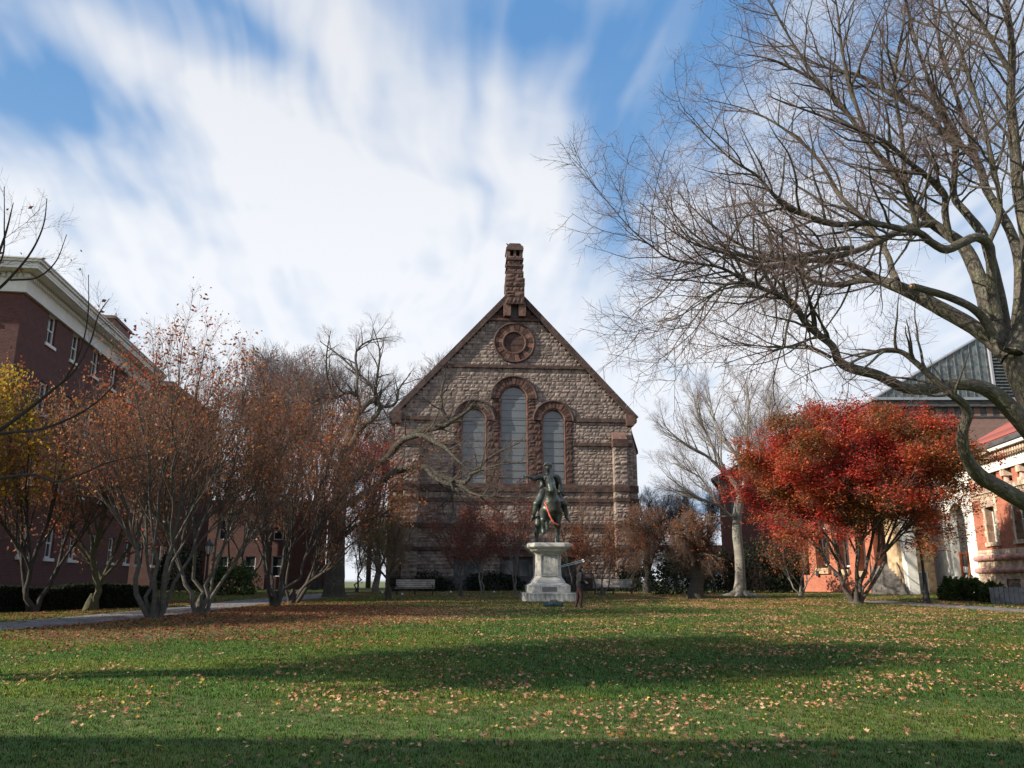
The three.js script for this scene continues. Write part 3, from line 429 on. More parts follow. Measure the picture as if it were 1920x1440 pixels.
// ---------------------------------------------------------------- right side: old brick hall with stone base, annex, stairs, new wing
{
  const th = -97.7 * Math.PI / 180, C = V(27.8, 0.72, -50), S = onPlane(C, th), r = rng(77);
  const o = thing('brick_gymnasium', 'sunlit red brick hall with pink stone base and bracketed white cornice', 'building', C, th);
  const sx = (px, py) => S(px, py)[0], sy = (px, py) => S(px, py)[1];
  const SAND = [0.62, 0.46, 0.34], PINK = [0.52, 0.27, 0.23];
  const L = 13, yB = 2.65, eave = sy(1815, 866) - 0.1;
  const W1 = [[sx(1854, 1010), sx(1872, 1010), 3.05, 5.05], [sx(1908, 1010), sx(1908, 1010) + 1.6, 3.05, 5.25], [9.4, 11, 3.05, 5.25]];
  const U1 = [], up0 = 6.05, up1 = eave - 0.95;
  for (let i = 0; i < 6; i++) { const a = 0.65 + i * 1.9; U1.push([a, a + 1.25, up0, up1]); }
  one('wall', M.brickLight, o, (g) => { holedWall(g, 0, L, yB, eave, [...W1, ...U1], 0, 0.5); g.quad(V(0, yB, -12), V(0, yB, 0), V(0, eave, 0), V(0, eave, -12)); });
  W1.forEach((h) => { sash(o, ...h, -0.36, M.white, { f: 0.08 }); bx('lintel', M.stone, o, [h[0] - 0.42, h[1] + 0.42, h[3], h[3] + 0.62, -0.45, 0.05], jit(SAND, r, 0.1)); for (const s of [0, 1]) for (let i = 0; i < 6; i++) { const y = h[2] + i * (h[3] - h[2]) / 6, w = i % 2 ? 0.36 : 0.22; bx('quoin', M.stone, o, s ? [h[1], h[1] + w, y + 0.006, y + (h[3] - h[2]) / 6 - 0.006, -0.45, 0.04] : [h[0] - w, h[0], y + 0.006, y + (h[3] - h[2]) / 6 - 0.006, -0.45, 0.04], jit(SAND, r, 0.12)); } bx('window_sill', M.stone, o, [h[0] - 0.3, h[1] + 0.3, h[2] - 0.22, h[2], -0.4, 0.12], jit(SAND, r, 0.1)); });
  U1.forEach((h, i) => { sash(o, ...h, -0.34, M.white, { f: 0.07 }); if (i % 1 === 0) { const col = new THREE.Group(); col.name = 'column'; o.add(col); const x = h[1] + 0.0; one('shaft', M.stone, col, (g) => g.lathe([[0.17, up0 + 0.2], [0.15, up0 + 0.3], [0.13, up1 - 0.4], [0.15, up1 - 0.36]], 12, h[0] + 0.3, -0.12), jit([0.6, 0.36, 0.3], r, 0.05)); bx('capital', M.stone, col, [h[0] + 0.06, h[0] + 0.54, up1 - 0.36, up1 - 0.02, -0.34, 0.1], SAND); bx('base', M.stone, col, [h[0] + 0.08, h[0] + 0.52, up0, up0 + 0.2, -0.32, 0.08], SAND); } });
  bx('sill_band', M.stone, o, [0.35, L, up0 - 0.24, up0 - 0.01, -0.05, 0.2], SAND);
  for (let x = 0.5; x < L; x += 0.24) bx('sill_bracket', M.stone, o, [x, x + 0.12, up0 - 0.42, up0 - 0.25, -0.02, 0.13], SAND);
  bx('sill_fillet', M.stone, o, [0.35, L, up0 - 0.52, up0 - 0.43, -0.02, 0.06], SAND);
  // stone base: blocks, rolls
  const base = []; walling(base, 0.1, 1.0, (y) => cutSpans([[0, L]], 3.6, 5.2), 0.12, { r, h: [0.42, 0.48], w: [0.8, 1.6], col: SAND, rel: 0.02, var: 0.12 }); walling(base, 1.0, 1.35, () => [[0, L]], 0.12, { r, h: [0.35, 0.36], w: [1, 1.8], col: SAND, rel: 0.02, var: 0.12 }); walling(base, 1.6, 2.05, () => [[0, L]], 0.08, { r, h: [0.45, 0.46], w: [0.9, 1.7], col: SAND, rel: 0.012, var: 0.12 }); walling(base, 2.3, yB, () => [[0, L]], 0.06, { r, h: [0.35, 0.36], w: [0.9, 1.7], col: SAND, rel: 0.012, var: 0.14 });
  one('base_core', M.stone, o, (g) => g.box(-0.02, L, -0.5, yB, -12, 0.02), [0.4, 0.28, 0.22]);
  base.forEach((s) => { const g = new GB(); g.col = s.c; stoneGeo(g, s.x0, s.x1, s.y0, s.y1, s.zf, s.rel, r, 0.006); g.mesh('base_stone', M.stone, o); });
  for (const y of [1.475, 2.17]) one('roll_mould', M.stone, o, (g) => g.tube([V(-0.1, y, 0.12), V(L, y, 0.12)], [0.16, 0.16], 12, true), PINK);
  one('basement_window', M.glass, o, (g) => { const q = []; for (let i = 0; i <= 10; i++) q.push([4.4 + Math.cos(Math.PI * i / 10) * 0.75, 0.35 + Math.sin(Math.PI * i / 10) * 0.5]); g.prism(q, -0.1, 0.04); });
  // entablature
  bx('frieze', M.whiteWall, o, [-0.05, L, up1, eave - 0.28, -0.4, 0.14]);
  for (let x = 0.02; x < L; x += 0.29) one('bracket', M.stone, o, (g) => { g.box(x, x + 0.17, eave - 0.27, eave - 0.02, 0.1, 0.52); g.box(x, x + 0.17, eave - 0.27 - 0.07, eave - 0.27, 0.1, 0.32); }, SAND);
  bx('cornice', M.white, o, [-0.55, L, eave, eave + 0.2, -12, 0.72]); bx('gutter', M.slate, o, [-0.6, L, eave + 0.2, eave + 0.46, -12.1, 0.8]);
  const tile = std({ map: noiseTex, color: [0.5, 0.15, 0.12] });
  const rf = one('roof', tile, o, (g) => { const y = eave + 0.46, k = 0.5; g.poly([V(-0.6, y, 0.8), V(L, y, 0.8), V(L, y + 4.2, -6), V(5.5, y + 4.2, -6)]); g.poly([V(-0.6, y, -12), V(-0.6, y, 0.8), V(5.5, y + 4.2, -6)]); });
  for (let x = -0.2; x < L; x += 0.34) one('roof_tile_rib', tile, rf, (g) => { const y = eave + 0.5, t = clamp((x + 0.6) / 6.1, 0, 1); g.tube([V(x, y, 0.8), V(x, y + 4.2 * t, 0.8 - 6.8 * t)], [0.05, 0.05], 5); });
  one('dormer', M.brickLight, o, (g) => g.box(4.2, 6.4, eave + 0.6, eave + 3.0, -4, -1.3)); bx('dormer_sill', M.white, o, [4.1, 6.5, eave + 1.2, eave + 1.4, -4, -1.2]);

  // annex: white plastered entrance with arched doorway
  const a = thing('entrance_annex', 'white plastered entrance bay with tall arched doorway beside the brick hall', 'building', C, th);
  const A0 = sx(1752, 1050), A1 = -0.06, dc = (sx(1786, 1040) + sx(1811, 1040)) / 2, dw = 1.25, aTop = 7.6, dTop = 4.5;
  one('wall', M.whiteWall, a, (g) => { const sh = [[A0, -0.4], [dc - dw, -0.4]]; const q = [[A0, aTop], [A0, -0.4], [dc - dw, -0.4]]; for (let i = 0; i <= 14; i++) q.push([dc - Math.cos(Math.PI * i / 14) * dw, dTop + Math.sin(Math.PI * i / 14) * dw]); q.push([dc + dw, -0.4], [A1, -0.4], [A1, aTop]); g.prism(q, -0.6, -0.1); });
  bx('back_wall', M.whiteWall, a, [A0, A1, -0.4, aTop, -4, -0.75]);
  bx('parapet', M.whiteWall, a, [A0 - 0.08, A1, aTop, aTop + 0.22, -4, 0.02]);
  const wood = std({ map: noiseTex, color: [0.75, 0.2, 0.06], roughness: 0.5 });
  const dd = new THREE.Group(); dd.name = 'door'; a.add(dd); const lt = 2.55;
  one('frame', wood, dd, (g) => { for (const x of [dc - dw + 0.005, dc - 0.08, dc + dw - 0.145]) g.box(x, x + 0.14, 0, lt, -0.62, -0.45); g.box(dc - dw, dc + dw, lt, lt + 0.16, -0.61, -0.44); });
  for (const s of [-1, 1]) { bx('leaf_glass', M.glass, dd, [s < 0 ? dc - dw + 0.15 : dc + 0.07, s < 0 ? dc - 0.09 : dc + dw - 0.15, 0.1, lt, -0.6, -0.55]); bx('handle', M.metal, dd, [dc + s * 0.16 - 0.02, dc + s * 0.16 + 0.02, 0.9, 1.4, -0.55, -0.48]); const pr = rng(5 + s); for (let i = 0; i < 9; i++) { const w = 0.3, x = (s < 0 ? dc - dw + 0.2 : dc + 0.12) + (i % 3) * 0.31, y = 0.35 + Math.floor(i / 3) * 0.5 + pr() * 0.1; if (x + w < (s < 0 ? dc - 0.08 : dc + dw - 0.15)) bx('notice', M.plain, dd, [x, x + 0.26, y, y + 0.38, -0.55, -0.54], pr() < 0.2 ? [0.3, 0.5, 0.7] : [0.75, 0.75, 0.75]); } }
  one('fanlight', M.glass, dd, (g) => { const q = [[dc + dw - 0.01, lt + 0.16]]; for (let i = 0; i <= 12; i++) q.push([dc + Math.cos(Math.PI * i / 12) * (dw - 0.01), dTop + Math.sin(Math.PI * i / 12) * (dw - 0.01)]); q.push([dc - dw + 0.01, lt + 0.16]); g.prism(q, -0.6, -0.56); });
  // ramp side wall in front of the annex
  one('bench_wall', M.whiteWall, a, (g) => { g.prism([[A0 + 0.3, 0.05], [A0 + 3.1, 0.05], [A0 + 3.1, 1.2], [A0 + 2.2, 0.5], [A0 + 0.3, 0.5]], 0.0, 0.5); });

  // link: pale ochre wall with grey door, white pillar
  const l = thing('link_block', 'ochre rendered link with grey metal door behind the lamp post', 'building', V(0, 0.72, 0), 0);
  const d0 = 55.8, P = (px, py = 1100) => { const q = W(px, py, d0); return [q.x, q.y - 0.72]; };
  const ochre = std({ map: noiseTex, color: [0.85, 0.6, 0.36], bumpMap: noiseBump, bumpScale: 0.01 });
  const hx0 = P(1719)[0], hx1 = P(1742)[0], hy = P(1730, 1072)[1];
  one('wall', ochre, l, (g) => { holedWall(g, P(1704)[0], P(1757)[0], -0.4, 8, [[hx0, hx1, 0, hy]], -d0, 0.15); });
  const gd = new THREE.Group(); gd.name = 'door'; l.add(gd); const grey = std({ color: [0.32, 0.34, 0.36], roughness: 0.6, map: noiseTex }); bx('leaf', grey, gd, [hx0 + 0.05, hx1 - 0.05, 0, hy - 0.05, -d0 - 0.14, -d0 - 0.1]); bx('handle', M.metal, gd, [hx0 + 0.12, hx0 + 0.18, 0.9, 1.15, -d0 - 0.1, -d0 - 0.04]); one('frame', M.white, gd, (g) => { g.box(hx0, hx0 + 0.05, 0, hy, -d0 - 0.15, -d0 + 0.01); g.box(hx1 - 0.05, hx1, 0, hy, -d0 - 0.15, -d0 + 0.01); g.box(hx0 + 0.05, hx1 - 0.05, hy - 0.05, hy, -d0 - 0.15, -d0 + 0.01); });
  for (const y of [2.9, 5.2]) bx('expansion_joint', M.slate, l, [P(1704)[0], P(1757)[0], y, y + 0.03, -d0, -d0 + 0.006]);
  bx('roof_edge', M.slate, l, [P(1700)[0], P(1757)[0], 8, 8.2, -d0 - 5, -d0 + 0.1]); bx('white_pillar', M.whiteWall, l, [P(1688)[0], P(1707)[0], -0.4, 7.2, -d0 - 1, -d0 + 1.3]); bx('pillar_return', ochre, l, [P(1682)[0], P(1688.2)[0], -0.4, 6.6, -d0 - 1, -d0 + 0.7]);
}
{
  // the new wing with brick piers, ledge walls; faces left and forward
  const th = -58 * Math.PI / 180, C = W(1518, 1108, 62); C.y = 0.8; const S = onPlane(C, th), o = thing('arts_wing', 'lit brick wing with tall piers and stone ledges behind the red maple', 'building', C, th);
  const L = S(1640, 1090)[0], st = std({ map: noiseTex, color: [0.85, 0.62, 0.38] }), top = 7.4; const px = [1524, 1563, 1600, 1632].map((p) => S(p, 1060)[0]);
  one('wall', M.brickGrey, o, (g) => g.box(0, L, -0.5, top, -14, -0.6)); one('plinth_wall', M.brickLight, o, (g) => g.box(0, L, -0.5, S(1540, 1078)[1], -0.6, 0.5));
  px.forEach((x, i) => { one('pier', M.brickLight, o, (g) => g.box(x - 0.02, x + 0.6, S(1540, 1078)[1], top - 0.4, -0.6, 0.35)); });
  for (let i = 0; i < 3; i++) { const a = px[i] + 0.6, b = px[i + 1] - 0.02, y = S(1540, 1076)[1] - 0.12 * i; bx('ledge', st, o, [a + 0.004, b - 0.004, y, y + 0.4, -0.6, 0.62]); const w = new THREE.Group(); w.name = 'window'; o.add(w); for (let k = 0; k < 1; k++) bx('pane', M.glass, w, [a + 0.1, b - 0.1, y + 0.7 + k * 2.6, y + 3.15 + k * 2.6, -0.6, -0.5]); one('frame', M.white, w, (g) => { for (let k = 0; k < 2; k++) g.box(a + 0.02, b - 0.02, y + 0.58 + k * 2.6, y + 0.69 + k * 2.6, -0.6, -0.42); g.box(a + 0.02, a + 0.1, y + 0.69, y + 3.3, -0.6, -0.44); g.box(b - 0.1, b - 0.02, y + 0.69, y + 3.3, -0.6, -0.44); }); }
  bx('roof_edge', M.slate, o, [-0.4, L + 0.2, top - 0.4, top, -14, 0.9]);
  for (const p of [1546, 1579]) { const [x] = S(p, 1105); bx('wall_light', M.metal, o, [x - 0.1, x + 0.1, 1.15, 1.55, 0.5, 0.68]); }
}
{
  // stairs between the wing and the white pillar
  const A = W(1660, 1130, 54), B = W(1684, 1130, 54), o = thing('stone_stairs', 'grey outdoor stairs with handrails between brick wing and white pillar', 'stairs', V(A.x + 0.3, groundY(A.x, A.z), A.z), -0.42);
  const w = (W(1690, 1130, 54).x - W(1630, 1130, 54).x), st = std({ map: noiseTex, color: [0.3, 0.27, 0.24] });
  for (let i = 0; i < 16; i++) bx('step', st, o, [-w * 0.5, w * 0.5 - i * 0.05, i ? i * 0.17 + 0.002 : -0.3, (i + 1) * 0.17, -5.4, -0.3 * i]);
  for (const s of [-1, 1]) { one('handrail', M.metal, o, (g) => { const x = (i) => (s > 0 ? w * 0.5 - i * 0.05 : -w * 0.5) - s * 0.05; g.tube([V(x(0), 1.0, -0.1), V(x(15), 16 * 0.17 + 0.9, -4.6)], [0.035, 0.035], 6, true); for (let i = 0; i < 16; i += 3) g.tube([V(x(i), (i + 1) * 0.17, -0.3 * i - 0.1), V(x(i), (i + 1) * 0.17 + 0.86, -0.3 * i - 0.1)], [0.02, 0.02], 5); }); }
}
{
  // shaded brick building with overhanging roof beyond the pale beech
  const th = -18 * Math.PI / 180, C = W(1358, 1100, 76); C.y = 0.85; const S = onPlane(C, th), o = thing('shaded_brick_house', 'shaded dark brick house with overhanging roof behind the pale beech', 'building', C, th);
  const e = S(1358, 897)[1], L = S(1560, 1000)[0], holes = [];
  for (const p of [1372, 1440, 1472, 1504, 1534]) { const x = S(p, 1000)[0]; holes.push([x, x + 0.75, p < 1400 ? e - 3.6 : 2.6, p < 1400 ? e - 0.9 : e - 1.6]); }
  const gx = L / 2 + 1, gy = S(1440, 838)[1];
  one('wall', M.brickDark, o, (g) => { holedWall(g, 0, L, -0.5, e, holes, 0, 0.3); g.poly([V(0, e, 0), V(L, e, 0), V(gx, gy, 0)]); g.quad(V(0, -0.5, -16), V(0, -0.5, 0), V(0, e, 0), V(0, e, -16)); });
  for (const h of holes) sash(o, ...h, -0.15, M.slate, { f: 0.07 });
  one('roof', std({ color: [0.22, 0.12, 0.14], map: noiseTex }), o, (g) => { g.prism([[-0.6, e - 0.3], [-0.6, e - 0.05], [gx, gy + 0.3], [gx, gy + 0.02]].reverse(), -16, 0.7); g.prism([[L + 0.6, e - 0.3], [L + 0.6, e - 0.05], [gx, gy + 0.3], [gx, gy + 0.02]], -16, 0.7); });
}
{
  // pale house glimpsed under the weeping tree, brick house glimpsed at the left behind the maples
  const p = W(1320, 1098, 100), o = thing('pale_house', 'pale rendered house glimpsed under the weeping tree', 'building', V(p.x, 0.9, p.z), 0.1); one('wall', M.whiteWall, o, (g) => holedWall(g, -4.6, 3.4, -0.5, 4.6, [[-3, -2, 1, 2.6], [0.5, 1.5, 1, 2.6]], 0, 0.2)); bx('roof', M.slate, o, [-4.9, 3.7, 4.6, 4.9, -8, 0.4]); sash(o, -3, -2, 1, 2.6, -0.1, M.white); sash(o, 0.5, 1.5, 1, 2.6, -0.1, M.white);
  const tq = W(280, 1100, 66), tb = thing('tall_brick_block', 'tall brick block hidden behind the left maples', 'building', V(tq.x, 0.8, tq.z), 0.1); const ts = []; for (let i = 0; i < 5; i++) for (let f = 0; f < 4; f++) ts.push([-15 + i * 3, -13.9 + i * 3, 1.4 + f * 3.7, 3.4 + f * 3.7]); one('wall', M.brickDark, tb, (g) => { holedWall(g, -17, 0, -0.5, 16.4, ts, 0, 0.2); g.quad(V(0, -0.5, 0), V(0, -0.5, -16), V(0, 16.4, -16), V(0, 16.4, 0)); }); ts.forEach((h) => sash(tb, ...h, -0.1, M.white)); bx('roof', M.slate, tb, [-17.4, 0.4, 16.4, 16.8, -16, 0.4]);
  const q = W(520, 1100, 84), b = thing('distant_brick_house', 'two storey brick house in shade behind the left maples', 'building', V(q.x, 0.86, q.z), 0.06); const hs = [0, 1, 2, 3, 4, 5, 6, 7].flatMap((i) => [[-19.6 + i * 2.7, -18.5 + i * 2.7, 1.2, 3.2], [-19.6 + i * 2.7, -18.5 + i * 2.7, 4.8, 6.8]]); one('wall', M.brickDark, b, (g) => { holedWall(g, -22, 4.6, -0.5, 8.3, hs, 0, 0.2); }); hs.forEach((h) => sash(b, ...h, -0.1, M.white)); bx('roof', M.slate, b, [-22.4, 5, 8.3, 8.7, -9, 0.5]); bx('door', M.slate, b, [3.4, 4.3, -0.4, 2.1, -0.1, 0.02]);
}
{
  // large modern block with the grey seamed roof
  const d = 78, BD = -9, o = thing('modern_block', 'large brick block with grey standing seam roof and louvre, upper right', 'building', V(0, 0, -d), 0);
  const P = (px, py) => { const q = W(px, py, d); return [q.x, q.y]; }; const [xl] = P(1648, 800), xr = P(2150, 800)[0], yE = P(1800, 748)[1], yB = P(1800, 783)[1], yW = P(1800, 764)[1];
  one('wall', M.brickGrey, o, (g) => g.box(xl, xr, 0, yB, BD, 0)); bx('fascia', M.slate, o, [xl - 0.4, xr, yW, yE - 0.25, BD, 0.5]); bx('gutter', std({ color: [0.3, 0.32, 0.34], metalness: 0.4, roughness: 0.4 }), o, [xl - 0.6, xr, yE - 0.25, yE, BD, 0.75]);
  { let i = 0; for (let x = xl; x < P(1930, 800)[0]; x += 0.62, i++) bx('band_panel', i % 2 ? M.brickGrey : M.slate, o, [x + 0.01, x + 0.61, yB + 0.15, yW - 0.002, -1, 0.06 + (i % 2) * 0.02]); bx('band_backing', M.brickGrey, o, [xl, xr, yB, yW, BD, 0]); }
  bx('band_course', M.slate, o, [xl, xr, yB, yB + 0.14, -1, 0.09]); bx('wall_joint', M.slate, o, [xl, xr, P(1800, 829)[1], P(1800, 829)[1] + 0.06, -1, 0.012]);
  const zinc = std({ color: [0.25, 0.29, 0.3], map: noiseTex, roughness: 0.55, metalness: 0.3 });
  const lft = P(1640, 752), pk = P(1828, 638), lv = P(1856, 700)[0], slope = (pk[1] - yE) / (pk[0] - lft[0]), yTop = pk[1];
  const roof = one('roof', zinc, o, (g) => g.prism([[lft[0], yE], [xr, yE], [xr, yTop], [pk[0], yTop]], BD, 0.3));
  for (let x = lft[0] + 1.0; x < lv; x += 0.78) bx('roof_seam', zinc, o, [x, x + 0.06, yE, Math.min(yTop, yE + (x - lft[0]) * slope), 0.3, 0.4]);
  one('roof_edge', std({ color: [0.33, 0.33, 0.36], metalness: 0.4, roughness: 0.4 }), o, (g) => { g.tube([V(lft[0] - 0.2, yE, 0.3), V(pk[0], yTop + 0.1, 0.3), V(xr, yTop + 0.1, 0.3)], [0.16, 0.16, 0.16], 6, true); });
  const lo = new THREE.Group(); lo.name = 'louvre'; o.add(lo); bx('frame', std({ color: [0.3, 0.3, 0.34] }), lo, [lv - 0.15, lv + 0.05, yE, yTop - 0.6, 0.3, 0.6]); bx('back', M.slate, lo, [lv + 0.05, xr, yE, yTop - 0.6, 0.3, 0.34]);
  for (let y = yE + 0.3; y < yTop - 0.7; y += 0.32) one('slat', zinc, lo, (g) => g.prism([[lv + 0.05, y], [P(1960, 800)[0], y], [P(1960, 800)[0], y + 0.1], [lv + 0.05, y + 0.1]], 0.34, 0.56));
}
// ---------------------------------------------------------------- smooth-joined figures
function figure(bones, res, pad, k, colorAt) {
  const lo = V(1e9, 1e9, 1e9), hi = V(-1e9, -1e9, -1e9);
  for (const b of bones) for (const [q, r] of [[b[0], b[2]], [b[1], b[3]]]) { lo.min(V(...q).subScalar(r + pad)); hi.max(V(...q).addScalar(r + pad)); }
  const size = Math.max(hi.x - lo.x, hi.y - lo.y, hi.z - lo.z), mid = lo.clone().add(hi).multiplyScalar(0.5), mc = new MarchingCubes(res, M.plain, false, false, 200000); mc.isolation = 0;
  const B = bones.map(([a, b, ra, rb, kk]) => { const d = [b[0] - a[0], b[1] - a[1], b[2] - a[2]]; return [a, d, d[0] ** 2 + d[1] ** 2 + d[2] ** 2 || 1e-6, ra, rb, kk ?? k]; });
  const dist = (x, y, z) => { let s = 9; for (const [a, d, l2, ra, rb, kk] of B) { const px = x - a[0], py = y - a[1], pz = z - a[2], t = clamp((px * d[0] + py * d[1] + pz * d[2]) / l2, 0, 1), v = Math.hypot(px - d[0] * t, py - d[1] * t, pz - d[2] * t) - lerp(ra, rb, t); const h = Math.max(kk - Math.abs(s - v), 0) / kk; s = Math.min(s, v) - h * h * kk * 0.25; } return s; };
  const half = res / 2, toW = (i, c) => (i - half) / half * (size / 2 * 1.08) + c;
  for (let z = 0; z < res; z++) for (let y = 0; y < res; y++) for (let x = 0; x < res; x++) mc.field[x + y * res + z * res * res] = -dist(toW(x, mid.x), toW(y, mid.y), toW(z, mid.z));
  mc.update(); const n = mc.count, g = new THREE.BufferGeometry(), p = new Float32Array(n * 3), nn = new Float32Array(n * 3), u = new Float32Array(n * 2), c = new Float32Array(n * 3), sc = size / 2 * 1.08, e = 0.004;
  for (let i = 0; i < n; i++) {
    const x = mc.positionArray[i * 3] * sc + mid.x, y = mc.positionArray[i * 3 + 1] * sc + mid.y, z = mc.positionArray[i * 3 + 2] * sc + mid.z; p.set([x, y, z], i * 3);
    const g0 = V(dist(x + e, y, z) - dist(x - e, y, z), dist(x, y + e, z) - dist(x, y - e, z), dist(x, y, z + e) - dist(x, y, z - e)).normalize(); nn.set([g0.x, g0.y, g0.z], i * 3); u.set([x + z * 0.7, y + z * 0.4], i * 2); c.set(colorAt ? colorAt(x, y, z) : [1, 1, 1], i * 3);
  }
  for (let i = 0; i < n; i += 3) { const A = V(...p.slice(i * 3, i * 3 + 3)), Bv = V(...p.slice(i * 3 + 3, i * 3 + 6)), Cv = V(...p.slice(i * 3 + 6, i * 3 + 9)); const fn = Bv.sub(A).cross(Cv.sub(A)); if (fn.x * nn[i * 3] + fn.y * nn[i * 3 + 1] + fn.z * nn[i * 3 + 2] < 0) for (const a of [p, nn, c]) for (let q = 0; q < 3; q++) { const t = a[i * 3 + 3 + q]; a[i * 3 + 3 + q] = a[i * 3 + 6 + q]; a[i * 3 + 6 + q] = t; } }
  g.setAttribute('position', new THREE.BufferAttribute(p, 3)); g.setAttribute('normal', new THREE.BufferAttribute(nn, 3)); g.setAttribute('uv', new THREE.BufferAttribute(u, 2)); g.setAttribute('color', new THREE.BufferAttribute(c, 3)); return g;
}
function meshOf(name, geo, mat, parent) { const m = new THREE.Mesh(geo, mat); m.name = name; m.castShadow = m.receiveShadow = true; parent.add(m); return m; }

